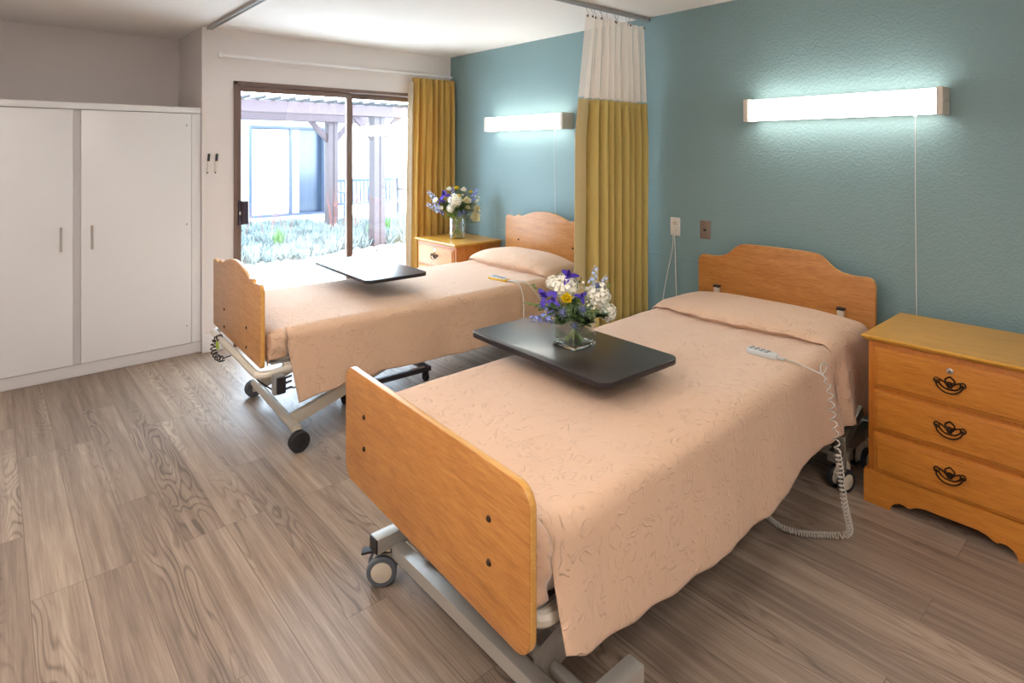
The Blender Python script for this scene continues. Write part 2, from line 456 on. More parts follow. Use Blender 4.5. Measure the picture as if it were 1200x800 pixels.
# ------------------------------------------------------------------ sliding patio door
bm = B()
y0, y1 = YW-.012, YW+.12
box(bm, (DX0, y0, 0), (DX0+.028, y1, DZ), .003)
box(bm, (DX1-.028, y0, 0), (DX1, y1, DZ), .003)
box(bm, (DX0, y0, DZ-.03), (DX1, y1, DZ), .003)
box(bm, (DX0, y0, .0), (DX1, y1, .03), .003)
d1 = struct('door_1', bm, M['bronze'], 'bronze sliding patio door frame set in the white window wall')
def sash(name, xa, xb, ya, yb):
    bm = B(); w = .034
    za, zb = .032, DZ-.032
    box(bm, (xa, ya, za), (xa+w, yb, zb), .003); box(bm, (xb-w, ya, za), (xb, yb, zb), .003)
    box(bm, (xa+w, ya, zb-.045), (xb-w, yb, zb), .003); box(bm, (xa+w, ya, za), (xb-w, yb, za+.07), .003)
    s = obj(name, bm, M['bronze'], d1)
    bm = B(); ym = (ya+yb)/2; box(bm, (xa+w-.005, ym-.003, za+.065), (xb-w+.005, ym+.003, zb-.04))
    obj('glass_pane', bm, M['glass'], s)
    return s
s1 = sash('sliding_panel', DX0+.026, 2.395, YW+.01, YW+.045)
s2 = sash('fixed_panel', 2.405, DX1-.026, YW+.055, YW+.09)
bm = B()
box(bm, (1.452, YW-.018, .935), (1.478, YW+.012, 1.125), .004)
box(bm, (1.478, YW-.03, .94), (1.522, YW-.02, 1.12), .003)
box(bm, (1.474, YW-.03, .94), (1.482, YW+.01, 1.12), .002)
hd = obj('door_handle', bm, M['bronze_dark'], s1)
bm = B(); box(bm, (1.456, YW-.024, 1.015), (1.468, YW-.016, 1.04), .002); obj('lock_lever', bm, M['white_plastic'], hd)

# ------------------------------------------------------------------ wardrobe in the alcove
wr = thing('wardrobe', 'tall white built-in wardrobe with flat doors and steel bar handles', 'wardrobe', (-.05, 5.2, 0))
WF = 4.915
bm = B()
box(bm, (XL+.01, WF+.02, .002), (AX-.003, AY-.005, 1.832), .002)
obj('carcass', bm, M['laminate_side'], wr, world=True)
bm = B(); box(bm, (XL+.01, WF+.004, .002), (AX-.003, WF+.019, .082), .001); obj('kickboard', bm, M['laminate_side'], wr, world=True)
bm = B(); box(bm, (XL+.01, WF-.006, 1.79), (AX-.003, WF+.019, 1.834), .002); obj('top_rail', bm, M['laminate'], wr, world=True)
bm = B(); box(bm, (1.132, WF, .086), (AX-.003, WF+.019, 1.787), .002); obj('filler_strip', bm, M['laminate'], wr, world=True)
for xa, xb, hx in ((-1.19, -.35, None), (-.32, .418, .352), (.462, 1.127, .52)):
    bm = B(); box(bm, (xa, WF-.012, .088), (xb, WF+.008, 1.785), .002)
    dr = obj('door', bm, M['laminate'], wr, world=True)
    if hx is None: hx = -1.12
    bm = B()
    tube(bm, [(hx, WF-.04, .85), (hx, WF-.04, 1.01)], .0072, 10)
    for z in (.872, .988): tube(bm, [(hx, WF-.04, z), (hx, WF-.010, z)], .005, 8)
    obj('handle', bm, M['steel'], dr, world=True)
    if xb > 1:
        for z in (.22, .97, 1.70):
            bm = B(); lathe(bm, [(0, -.0015), (.005, -.0012), (.006, 0)], (1.098, WF-.012, z), 10, 'Y')
            obj('screw_cap', bm, M['track'], dr, world=True)

# dry-erase markers on the wall
for i, (x, lab) in enumerate(((1.232, 'white marker with black cap on the wall, nearer the wardrobe'), (1.288, 'white marker with black cap on the wall, nearer the patio door'))):
    mk = thing('marker_pen', lab, 'marker', (x, YW-.009, 1.345), 0, 'markers on the wall beside the patio door')
    dx = .012 if i == 0 else .010
    bm = B(); lathe(bm, [(.003, 0), (.0065, .008), (.008, .012), (.008, .09)], (0, 0, 0), 12)
    for v in bm.verts: v.co.x += v.co.z*.08
    obj('barrel', bm, M['white_plastic'], mk)
    bm = B(); lathe(bm, [(.009, .088), (.009, .138), (.006, .145)], (0, 0, 0), 12)
    for v in bm.verts: v.co.x += v.co.z*.08
    obj('cap', bm, M['black_plastic'], mk)
    bm = B(); lathe(bm, [(.004, -.004), (.006, .006)], (0, 0, 0), 10); obj('end_plug', bm, M['black_plastic'], mk)

# ------------------------------------------------------------------ wall lamps
def wall_lamp(loc, label):
    W_ = .98
    r = thing('wall_lamp', label, 'lamp', loc, 0, 'fluorescent over-bed wall lamps')
    # local: wall at x=0, front towards -x, length along y centred
    bm = B(); box(bm, (-.045, -W_/2+.02, -.055), (-.001, W_/2-.02, .055), .004); obj('housing', bm, M['fix_cream'], r)
    for s in (-1, 1):
        bm = B(); ya, yb = (W_/2-.028, W_/2) if s > 0 else (-W_/2, -W_/2+.028)
        box(bm, (-.122, ya, -.066), (-.001, yb, .066), .006)
        e = obj('end_cap', bm, M['fix_cream'], r)
        for px in (-.085, -.045):
            bm = B(); y_ = yb if s > 0 else ya
            lathe(bm, [(0, s*.002), (.003, s*.0015), (.0035, 0)], (px, y_, 0), 8, 'Y'); obj('screw', bm, M['plate_brown'], e)
    bm = B()
    poly = rounded([(-.116, -.06), (-.045, -.06), (-.045, .06), (-.116, .06)], [.016, .002, .002, .016], 5)
    prism(bm, poly, lambda a, b, d: V((a, d, b)), -W_/2+.03, W_/2-.03); obj('diffuser', bm, M['lamp'], r)
    bm = B(); lathe(bm, [(.004, -.012), (.006, -.01), (.006, 0)], (-.085, -W_/2+.12, -.061), 10)
    sw = obj('pull_switch', bm, M['white_plastic'], r)
    cy = -W_/2+.12
    bm = B(); tube(bm, [(-.085, cy, -.07), (-.084, cy, -.5), (-.075, cy-.004, -1.15)], .0016, 6)
    ball(bm, (-.085, cy, -.16), .004, sub=1); ball(bm, (-.085, cy, -.125), .0035, sub=1)
    obj('pull_cord', bm, M['cord_white'], r)
    return r
wl = wall_lamp((XW, 1.262, 1.747), 'long lit wall lamp above the near bed and nightstand')
dup(wl, (XW, 3.715, 1.747), 0, 'lit wall lamp above the far bed, partly behind the hanging privacy curtain')

# fill panels added on the ceiling to brighten the room, out of view
for i, (x, y) in enumerate(((.9, -.5), (.1, 2.4), (-.55, .8))):
    cl = thing('added_fill_panel', ('added square ceiling fill panel, out of view, nearest the teal wall', 'added square ceiling fill panel, out of view, nearest the patio door', 'added square ceiling fill panel, out of view, nearest the left wall')[i], 'lamp', (x, y, H), 0, 'added ceiling fill panels')
    bm = B()
    for a, b in (((-.36, -.36), (.36, -.32)), ((-.36, .32), (.36, .36)), ((-.36, -.32), (-.32, .32)), ((.32, -.32), (.36, .32))):
        box(bm, (a[0], a[1], -.05), (b[0], b[1], -.001), .003)
    obj('frame', bm, M['trim'], cl)
    bm = B(); box(bm, (-.32, -.32, -.04), (.32, .32, -.02)); obj('diffuser', bm, M['fill_panel'], cl)

# ------------------------------------------------------------------ wall plates
r = thing('wall_outlet', 'white wall outlet with two white cords plugged in beside the cubicle curtain', 'outlet', (XW, 2.292, 1.005))
bm = B(); box(bm, (-.008, -.037, -.06), (0, .037, .06), .003); pl = obj('cover_plate', bm, M['white_plastic'], r)
for z in (-.02, .022):
    bm = B(); poly = rounded([(-.016, z-.014), (.016, z-.014), (.016, z+.014), (-.016, z+.014)], .008, 4)
    prism(bm, poly, lambda a, b, d: V((d, a, b)), -.011, -.007); obj('socket', bm, M['hub'], pl)
bm = B(); box(bm, (-.03, -.011, -.035), (-.009, .011, -.012), .004); obj('plug', bm, M['white_plastic'], r)
bm = B(); lathe(bm, [(0, -.0095), (.003, -.009), (.003, -.007)], (0, 0, .048), 8, 'X'); obj('screw', bm, M['plate_brown'], r)
for i, pts in enumerate((((-.025, .004, -.035), (-.02, .012, -.15), (-.03, .045, -.32), (-.05, .07, -.52), (-.06, .08, -.75), (-.07, .06, -.98)),
                         ((-.025, -.004, -.035), (-.02, -.008, -.12), (-.03, -.02, -.3), (-.05, -.04, -.5), (-.08, -.06, -.75), (-.12, -.07, -.97)))):
    bm = B(); tube(bm, smooth_path(pts, 6), .0028, 6)
    obj('cord', bm, M['cord_white'], r)
r = thing('wall_jack', 'taupe wall plate with a small jack above the near headboard', 'wall plate', (XW, 2.07, 1.004))
bm = B(); box(bm, (-.007, -.037, -.059), (0, .037, .059), .003); obj('cover_plate', bm, M['plate_brown'], r)
bm = B(); box(bm, (-.010, -.008, -.008), (-.006, .009, .006), .001); obj('jack', bm, M['black_plastic'], r)

# ------------------------------------------------------------------ curtains and rails
r = thing('curtain_rail', 'slim white curtain rail above the sliding patio door', 'curtain rail', (2.38, YW, 2.232))
bm = B(); box(bm, (1.31-2.38, -.075, -.010), (XW-.03-2.38, -.052, .010), .003); obj('rail', bm, M['trim'], r)
for x in (-1.05, 0, 1.02):
    bm = B(); box(bm, (x-.012, -.06, .0), (x+.012, -.001, .012), .002); obj('bracket', bm, M['trim'], r)
bm = B(); box(bm, (-1.085, -.08, -.018), (-1.066, -.045, .018), .003); obj('end_stop', bm, M['trim'], r)

r = thing('window_curtain', 'mustard pleated curtain drawn open at the right of the patio door', 'curtain', (3.2, YW-.09, 0))
def wc(u, v):   # u across, v 0 bottom..1 top
    x = -.235 + .465*u - .035*(1-v)*(1-u) + .004*math.sin(9*v)
    amp = .034*(1-.40*v)+.006
    ph = 2*PI*7*u
    y = amp*math.sin(ph+.5*math.sin(3*v+u*4)) + .010*math.sin(2.3*ph+v)
    x += .008*math.cos(ph)*(1-v*.5)
    return V((x, y-.005, .03+2.165*v))
bm = B(); grid(bm, 220, 30, wc); obj('pleated_panel', bm, M['curtain'], r, 80, solid=.003)
bm = B(); grid(bm, 14, 24, lambda u, v: V((-.262+.05*u-.045*(1-v)+.012*math.sin(4*u), .012+.014*math.sin(u*7+v*2)-.02*u, .03+2.12*v)))
obj('lining', bm, M['lining'], r, 80, solid=.003)
for i in range(12):
    x = -.21+.42*i/11; bm = B(); tube(bm, [(x, .012, 2.19), (x, .018, 2.222)], .003, 5); obj('hook', bm, M['white_plastic'], r)

YC = 2.52; XC = 1.24
r = thing('ceiling_curtain_track', 'grey ceiling track for the privacy curtain, turning around the far bed', 'curtain track', (XC, YC, H))
path = [V((XC, YW-.03, 0))] + [V((XC, y, 0)) for y in (4.2, 3.6, 2.98)]
path += [V((XC+.42-.42*math.cos(a), 2.94-.42*math.sin(a), 0)) for a in [PI/2*k/10 for k in range(1, 11)]]
path += [V((x, YC, 0)) for x in (2.2, 2.8, 3.2, XW-.012)]
bm = B()
prev = None
for i, p in enumerate(path):
    d = (path[min(i+1, len(path)-1)]-path[max(i-1, 0)]).normalized(); s = V((-d.y, d.x, 0))
    ring = [bm.verts.new(p+s*a+V((0, 0, H+b))) for a, b in ((-.017, -.001), (.017, -.001), (.017, -.024), (.006, -.024), (.006, -.018), (-.006, -.018), (-.006, -.024), (-.017, -.024))]
    if prev:
        for k in range(8): bm.faces.new((prev[k], prev[(k+1) % 8], ring[(k+1) % 8], ring[k]))
    else: bm.faces.new(ring)
    prev = ring
bm.faces.new(list(reversed(prev)))
obj('rail', bm, M['track'], r, 30, world=True)
bm = B(); box(bm, (XW-.03, YC-.025, H-.03), (XW-.002, YC+.025, H-.001), .003); obj('end_bracket', bm, M['track'], r, world=True)

r = thing('privacy_curtain', 'gathered gold privacy curtain with white netting top, hanging between the beds', 'curtain', (3.05, YC, 0))
ZN = 1.834; ZT = 2.365; ZB = .40
NF = 8
def cc(u, z):
    t = (ZT-z)/(ZT-ZB)
    xl = 2.80-.095*min(1, t*2.6)-.02*t; xr = 3.385+.012*t
    amp = .020+.040*min(1, t*2.5)
    e = .17                                # flat leading hem
    if u < e: w = 0; x = xl+(xr-xl)*u*.9; y = -.02-.012*math.sin(u/e*PI)
    else:
        q = (u-e)/(1-e); x = xl+(xr-xl)*(e*.9+(1-e*.9)*q)
        ph = 2*PI*NF*q
        k = math.sin(ph+.35*math.sin(t*3+q*5))
        y = amp*math.copysign(abs(k)**.75, k)+.008*math.sin(3*q*6+t)
        x += .010*math.cos(ph+.6)
        y += -.02*(1-q)
    return V((x-3.05, y, z))
bm = B(); grid(bm, 240, 14, lambda u, v: cc(u, ZN+.01+(ZT-ZN-.01)*v), uv=(1.0, .5))
obj('netting', bm, M['net'], r, 80)
bm = B(); grid(bm, 300, 30, lambda u, v: cc(.155+.845*u, ZB+(ZN-ZB)*v)); obj('cloth_panel', bm, M['cubicle'], r, 80, solid=.003)
bm = B(); grid(bm, 20, 30, lambda u, v: cc(.155*u, ZB+(ZN-ZB)*v)+V((0, -.004, 0))); obj('leading_hem', bm, M['cubicle_hem'], r, 80, solid=.004)
for i in range(14):
    u = .02+.96*i/13; p = cc(u, ZT-.012)
    bm = B(); hk = [p+V((0, -.004, 0)), p+V((0, -.010, .012)), p+V((0, 0, .028)), V((p.x, p.y*.4, ZT+.05))]
    tube(bm, smooth_path(hk, 4), .0016, 5); h_ = obj('hook', bm, M['chrome'], r)
    bm = B(); lathe(bm, [(.0035, -.003), (.0075, -.003), (.0075, 0), (.0035, 0)], (p.x, p.y-.002, p.z), 10, 'Y', closed=True)
    obj('grommet', bm, M['brass'], h_)

# ------------------------------------------------------------------ nightstands (front faces -x)
def nightstand(loc, label):
    r = thing('nightstand', label, 'nightstand', loc, 0, 'three-drawer wooden nightstands')
    D, W_ = .50, .60
    x0, x1 = -D/2, D/2; y0_, y1_ = -W_/2, W_/2
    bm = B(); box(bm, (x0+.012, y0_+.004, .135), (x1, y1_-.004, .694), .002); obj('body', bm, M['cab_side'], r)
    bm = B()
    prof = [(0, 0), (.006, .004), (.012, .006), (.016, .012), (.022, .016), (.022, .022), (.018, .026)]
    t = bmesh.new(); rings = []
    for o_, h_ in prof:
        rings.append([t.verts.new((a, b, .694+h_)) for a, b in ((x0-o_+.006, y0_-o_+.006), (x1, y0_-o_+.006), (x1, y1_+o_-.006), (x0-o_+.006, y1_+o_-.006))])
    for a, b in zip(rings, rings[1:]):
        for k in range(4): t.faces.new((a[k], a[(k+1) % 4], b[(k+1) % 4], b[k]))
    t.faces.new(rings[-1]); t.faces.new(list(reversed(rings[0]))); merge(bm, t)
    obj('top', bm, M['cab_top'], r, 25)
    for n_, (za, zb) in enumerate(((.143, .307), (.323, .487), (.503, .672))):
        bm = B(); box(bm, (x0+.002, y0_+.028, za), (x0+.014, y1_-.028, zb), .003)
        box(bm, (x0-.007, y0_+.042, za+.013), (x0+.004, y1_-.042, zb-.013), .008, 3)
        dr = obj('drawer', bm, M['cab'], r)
        zc = (za+zb)/2+(.006 if n_ < 2 else .0)
        bm = B(); X = x0-.009
        for s in (-1, 1):
            rg = [V((X-.002, s*.043+.009*math.cos(a), zc+.010+.010*math.sin(a))) for a in [2*PI*k/12 for k in range(12)]]
            tube(bm, rg, .0026, 6, closed=True)
            ball(bm, (X-.008, s*.043, zc+.008), .0055, sub=1)
            # pierced scroll plate
            tube(bm, smooth_path([(X, s*.034, zc+.016), (X, s*.026, zc+.012), (X, s*.016, zc+.006), (X, s*.008, zc-.004), (X, 0, zc-.012)], 4), .0028, 5)
            tube(bm, smooth_path([(X, s*.036, zc+.002), (X, s*.028, zc-.008), (X, s*.016, zc-.016), (X, 0, zc-.018)], 4), .0028, 5)
            tube(bm, smooth_path([(X, 0, zc+.033), (X, s*.012, zc+.023), (X, s*.016, zc+.014), (X, s*.008, zc+.008), (X, 0, zc+.001)], 4), .003, 5)
            tube(bm, smooth_path([(X, 0, zc+.012), (X, s*.008, zc+.004), (X, 0, zc-.006), (X, -s*.008, zc-.012)], 4), .0026, 5)
        tube(bm, smooth_path([(X-.009, -.044, zc+.006), (X-.014, -.038, zc-.010), (X-.016, -.02, zc-.024), (X-.016, 0, zc-.028), (X-.016, .02, zc-.024), (X-.014, .038, zc-.010), (X-.009, .044, zc+.006)], 5), .003, 7)
        obj('handle', bm, M['brass'], dr)
        if n_ == 2:
            bm = B(); lathe(bm, [(0, -.005), (.006, -.005), (.007, -.003), (.012, -.002), (.0125, 0)], (x0-.007, 0, zb-.03), 16, 'X')
            k_ = obj('lock', bm, M['chrome'], dr)
            bm = B(); box(bm, (x0-.0135, -.0012, zb-.034), (x0-.0115, .0012, zb-.026)); obj('keyhole', bm, M['black_plastic'], k_)
    # bracket plinth with ogee cut-out
    def foot(w):
        a, b = -w/2, w/2
        half = [(a, .0), (a+.10, .0), (a+.104, .018), (a+.115, .032), (a+.135, .043), (a+.152, .042), (a+.162, .036), (a+.175, .040), (a+.195, .052), (a+.22, .058)]
        pts = half + [(-p, q) for p, q in reversed(half)] + [(b+.0, .128), (b-.006, .14), (a+.006, .14), (a, .128)]
        out = []
        for p in pts:
            if not out or (abs(out[-1][0]-p[0])+abs(out[-1][1]-p[1])) > 1e-6: out.append(p)
        return out
    bm = B(); prism(bm, foot(W_+.016), lambda a, b, d: V((d, a, b)), x0-.006, x0+.014)
    pf = obj('plinth', bm, M['cab'], r, 25)
    for s in (-1, 1):
        bm = B()
        def sd(a, b, d): return V((a+.004, d, b))
        ya = s*(W_/2+.008); prism(bm, [(x0-.008, 0), (x0+.09, 0), (x0+.11, .045), (x1-.12, .045), (x1-.1, 0), (x1-.004, 0), (x1-.004, .14), (x0-.008, .14)], sd, ya-s*.016, ya)
        obj('side_plinth', bm, M['cab_side'], r, 25)
    return r
ns = nightstand((3.105, .635, 0), 'orange oak three-drawer nightstand beside the near bed, dark ornate pulls')
dup(ns, (3.20, 4.395, 0), 0, 'oak nightstand in the corner by the patio curtain, flower vase on top')
# ------------------------------------------------------------------ hospital beds
def lerp(a, b, t): return a+(b-a)*t

class BedMap:
    """s metres from the foot, q metres across (+ towards the patio door), z height"""
    def __init__(s, fL, fR, hL, hR):
        s.fL, s.fR, s.hL, s.hR = [V((*p, 0)) for p in (fL, fR, hL, hR)]
        s.C0 = (s.fL+s.fR)/2; s.C1 = (s.hL+s.hR)/2; s.L = (s.C1-s.C0).length
        s.l0 = (s.fL-s.fR).normalized(); s.l1 = (s.hL-s.hR).normalized()
        s.W0 = (s.fL-s.fR).length; s.W1 = (s.hL-s.hR).length
    def __call__(s, a, q, z):
        t = a/s.L
        l = s.l0.lerp(s.l1, min(1, max(0, t*1.0))).normalized()
        if t > .15: l = l.lerp(s.l1, .0)
        return s.C0.lerp(s.C1, t)+l*q+V((0, 0, z))

def board_profile(half, zb, shoulder, crest, kind, rb=.05):
    if kind == 'flat':
        return rounded([(-half, zb), (half, zb), (half, shoulder), (-half, shoulder)], [rb, rb, .05, .05], 7)
    if kind == 'ogee':
        hs = [(1.0, -.040), (.985, -.016), (.95, -.002), (.92, .0), (.85, -.002), (.76, -.001), (.67, .008), (.61, .022), (.56, .042), (.52, .062), (.475, .078), (.43, .088), (.36, .092), (.2, .094)]
        c = (crest-shoulder)/.095
    else:
        hs = [(1.0, -.030), (.985, -.008), (.95, .006), (.90, .004), (.80, -.002), (.735, -.002), (.715, .006), (.70, .015), (.67, .018), (.64, .013), (.62, .008), (.59, .006), (.53, .014), (.44, .030), (.34, .047), (.22, .061), (.1, .068)]
        c = (crest-shoulder)/.07
    up = [(half*a, shoulder+b*(c if b > 0 else 1)) for a, b in hs]
    pts = [(-half+.012, zb), (half-.012, zb), (half, zb+.012)] + up + [(0, crest)] + [(-a, b) for a, b in reversed(up)] + [(-half, zb+.012)]
    return pts

def board(root, name, mp, at, front, half, zb, shoulder, crest, kind, mats, screws):
    """front: -1 faces the foot side"""
    th = .022
    lat = (mp.l0 if at == 0 else mp.l1); C = (mp.C0 if at == 0 else mp.C1)
    n = V((lat.y, -lat.x, 0))
    if n.x < 0: n = -n
    f = lambda a, b, d: C+lat*a+n*d+V((0, 0, b))
    prof = board_profile(half, zb, shoulder, crest, kind)
    bm = B(); prism(bm, prof, f, .0, th, 0)
    for fc in bm.faces: fc.material_index = 1 if abs(fc.normal.dot(n)) < .5 else 0
    geo = [e for e in bm.edges if len(e.link_faces) == 2 and {x.material_index for x in e.link_faces} == {0, 1}]
    bmesh.ops.bevel(bm, geom=geo, offset=.003, segments=2, profile=.5, affect='EDGES', clamp_overlap=True)
    o = obj(name, bm, mats, root, 30, world=True, normals=False)
    for (a, z) in screws:
        bm = B(); t = bmesh.new(); bmesh.ops.create_cone(t, cap_ends=True, segments=12, radius1=.009, radius2=.006, depth=.004)
        p = f(a, z, -.002); rot = n.to_track_quat('Z', 'Y').to_matrix().to_4x4()
        merge(bm, t, Matrix.Translation(p) @ rot @ Matrix.Rotation(PI, 4, 'X'))
        obj('bolt_cap', bm, M['brass'], o, world=True)
    return o, f

def caster(root, p, ang, r=.052, tyre='tyre', brake=True, hub='hub', top=.05):
    """twin-wheel caster; p: wheel contact point; ang: direction from wheel centre to stem"""
    p = V(p); d = V((math.cos(ang), math.sin(ang), 0)); s = V((-d.y, d.x, 0)); c = p+V((0, 0, r))
    mt = Matrix(((d.x, s.x, 0, c.x), (d.y, s.y, 0, c.y), (0, 0, 1, c.z), (0, 0, 0, 1)))
    bm = B(); t = bmesh.new()
    prism(t, rounded([(-.03, -.012), (.012, -.02), (.048, .0), (.046, r+.014), (-.004, r+.016), (-.034, .03)], .010, 4), lambda a, b, e: V((a, e, b)), -.013, .013, .002, 1)
    lathe(t, [(.019, r+.008), (.019, r+.022), (.012, r+.024), (.012, r+.022+top)], (.022, 0, 0), 14)
    merge(bm, t, mt); fk = obj('caster', bm, M[hub], root, world=True)
    for k in (-1, 1):
        y = k*.026
        bm = B(); t = bmesh.new(); lathe(t, [(r-.016, y-.011), (r-.004, y-.011), (r, y-.006), (r, y+.006), (r-.004, y+.011), (r-.016, y+.011)], n=28, axis='Y', closed=True); merge(bm, t, mt)
        wh = obj('wheel', bm, M[tyre], fk, world=True)
        bm = B(); t = bmesh.new(); lathe(t, [(0, y-.0125), (r-.022, y-.012), (r-.015, y-.009), (r-.015, y+.009), (r-.022, y+.012), (0, y+.0125)], n=24, axis='Y'); merge(bm, t, mt)
        obj('wheel_hub', bm, M[hub], fk, world=True)
    if brake:
        bm = B(); t = bmesh.new(); box(t, (-.062, -.016, r+.008), (-.01, .016, r+.017), .003, mat=Matrix.Rotation(-.15, 4, 'Y'))
        box(t, (-.012, -.017, r+.0), (.044, .017, r+.018), .004)
        merge(bm, t, mt); obj('brake_pedal', bm, M['black_plastic'], fk, world=True)
    return fk

def coil_path(path, R, turns_per_m, k=12):
    path = smooth_path(path, 16); T, N = frames(path); out = []
    L = 0; acc = [0]
    for a, b in zip(path, path[1:]): L += (b-a).length; acc.append(L)
    n = max(40, int(L*turns_per_m*k)); j = 0
    for i in range(n+1):
        s = L*i/n
        while j < len(acc)-2 and acc[j+1] < s: j += 1
        t = (s-acc[j])/max(1e-9, acc[j+1]-acc[j]); p = path[j].lerp(path[j+1], t)
        nn = N[j].lerp(N[j+1], t).normalized(); b = T[j].cross(nn); a = 2*PI*turns_per_m*s
        rr = R(s/L) if callable(R) else R
        out.append(p+nn*math.cos(a)*rr+b*math.sin(a)*rr)
    return out

def bedspread(root_loc, mp, hw, zt, zb, zhem, s_edge, Hp, sc0, sc_curve, label, flare, slant):
    L = mp.L; r = .055; s0 = .034; s1 = L-.012
    # stations: (s, height fraction of the pillow bump, drop, crease weight)
    st = [(s0+.01, 0, zt-zb, 0), (s0-.004, 0, (zt-zb)*.8, 0), (s0-.004, 0, (zt-zb)*.5, 0)]
    for k in range(7):
        a = PI/2*k/6; st.append((s0+r*(1-math.sin(a)) if False else s0+r-r*math.cos(a), 0, r-r*math.sin(a), 0))
    s = s0+r+.02
    while s < sc0-.02: st.append((s, 0, 0, 0)); s += .022
    o = .022
    cr = [(sc0-.01, 0, 0, 1), (sc0+.006, .02, 0, 1), (sc0+.004, .10, 0, 1), (sc0-o*.5, .2, 0, 1), (sc0-o, .36, 0, 1), (sc0-o*.7, .52, 0, 1), (sc0, .66, 0, 1), (sc0+.02, .78, 0, 1), (sc0+.05, .88, 0, .9), (sc0+.08, .94, 0, .8), (sc0+.12, .98, 0, .7)]
    st += cr; s = sc0+.15
    while s < s1-.03:
        f = (s-sc0-.15)/(s1-sc0-.15); st.append((s, 1-.10*f-.75*max(0, (f-.45)/.55)**2, 0, .6*(1-f))); s += .022
    st += [(s1-.02, .15, .004, 0), (s1-.004, .1, .03, 0), (s1, 0, .10, 0), (s1, 0, zt-zb-.01, 0)]
    n = len(st)-1
    def Q(q):
        a = abs(q)/hw
        return max(0, 1-a**3.2*(.72))
    def top(u, q):
        x = u*n; i = min(int(x), n-1); f = x-i; A = st[i]; Bq = st[i+1]
        s, h, d, c = [lerp(A[k], Bq[k], f) for k in range(4)]
        s += c*sc_curve(q/hw)
        nz = noise.noise(V((s*3.1, q*3.7, hw*9)))*.006+noise.noise(V((s*9, q*12, 3)))*.0018
        w = math.exp(-((s-sc0+.05)/.10)**2)
        nz += w*.003*math.sin(q*38+4*noise.noise(V((q*6, s*5, 0))))
        return s, zt+Hp*h*Q(q)+(nz if d < .03 else 0), d
    arc = r*PI/2
    ia = next(i for i, x in enumerate(st) if x[0] > s_edge and x[2] == 0)
    NQ = 90; qs = [(-1+2*i/NQ)*(hw-r) for i in range(NQ+1)]
    def tucked(i, sd, a):
        """side below the top edge, tucked under the mattress; a = arc length from the flat top"""
        if a < arc: th = a/r; q, db = hw-r+r*math.sin(th), r-r*math.cos(th)
        else: q, db = hw, r+a-arc
        s, z, d = top(i/n, sd*q)
        D = min(zt-zb+.03, math.hypot(d, db)) if (d > 0 and db > 0) else d+db
        s += .004*math.sin(z*60+q*20)*min(1, db*10)
        q += .005*math.sin((z-D)*90+s*40)*min(1, db*12)-.020*min(1, D/.15)**2
        if s < s0+r and q > hw-r:
            ex = s0+r-s; ey = q-(hw-r); m = math.hypot(ex, ey)
            if m > r: ex *= r/m; ey *= r/m; s = s0+r-ex; q = hw-r+ey
        return mp(s, sd*q, z-D)
    def hanging(i, sd, a, hang_n):
        s_, z_, d_ = top(i/n, sd*hw)
        zh = zhem(s_) if sd < 0 else zt-.30
        hang = max(.02, zt-r-zh)
        a = a*(arc+hang)
        if a < arc: th = a/r; q = hw-r+r*math.sin(th); db = r-r*math.cos(th)
        else: q = hw; db = r+a-arc
        s, z, d = top(i/n, sd*q)
        k = max(0, (a-arc)/hang)
        fold = noise.noise(V((s*3.6, .6*k, 5+sd)))*.022+noise.noise(V((s*10, k, 9)))*.008
        q += k*flare(s)+k**.8*fold
        q += .022*math.exp(-((s-sc0-.10-.05*k)/.035)**2)*min(1, k*3+.25)
        q -= .018*math.exp(-((s-sc0-.04-.05*k)/.03)**2)*min(1, k*3)
        if s < s_edge+.16: q -= .012*(1-k)*math.exp(-((s-s_edge)/.05)**2)*min(1, a/arc)
        if s < .5: s += slant*k*(1-(s-s_edge)/.45)
        return mp(s, sd*q, z-db+.001*math.sin(s*31)*k)
    bm = B()
    NT_, NH = 16, 40
    topg = [[bm.verts.new(mp(*(lambda r_: (r_[0], q, r_[1]-min(r_[2], zt-zb+.03)))(top(i/n, q)))) for q in qs] for i in range(n+1)]
    for i in range(n):
        for j in range(NQ): bm.faces.new((topg[i][j], topg[i+1][j], topg[i+1][j+1], topg[i][j+1]))
    for sd in (-1, 1):
        e = 0 if sd < 0 else NQ
        prev = None
        for i in range(0, ia+1):
            row = [topg[i][e]]+[bm.verts.new(tucked(i, sd, (arc+zt-zb-r)*j/NT_)) for j in range(1, NT_+1)]
            if prev:
                for j in range(NT_): bm.faces.new((prev[j], row[j], row[j+1], prev[j+1]))
            prev = row
        prev = None
        for i in range(ia, n-2):
            row = [topg[i][e]]+[bm.verts.new(hanging(i, sd, j/NH, NH)) for j in range(1, NH+1)]
            if prev:
                for j in range(NH): bm.faces.new((prev[j], row[j], row[j+1], prev[j+1]))
            prev = row
    o = obj('bedspread', bm, M['spread'], None, 70, solid=.003)
    tag(o, label, 'bedspread', 'peach textured bedspreads')
    return o

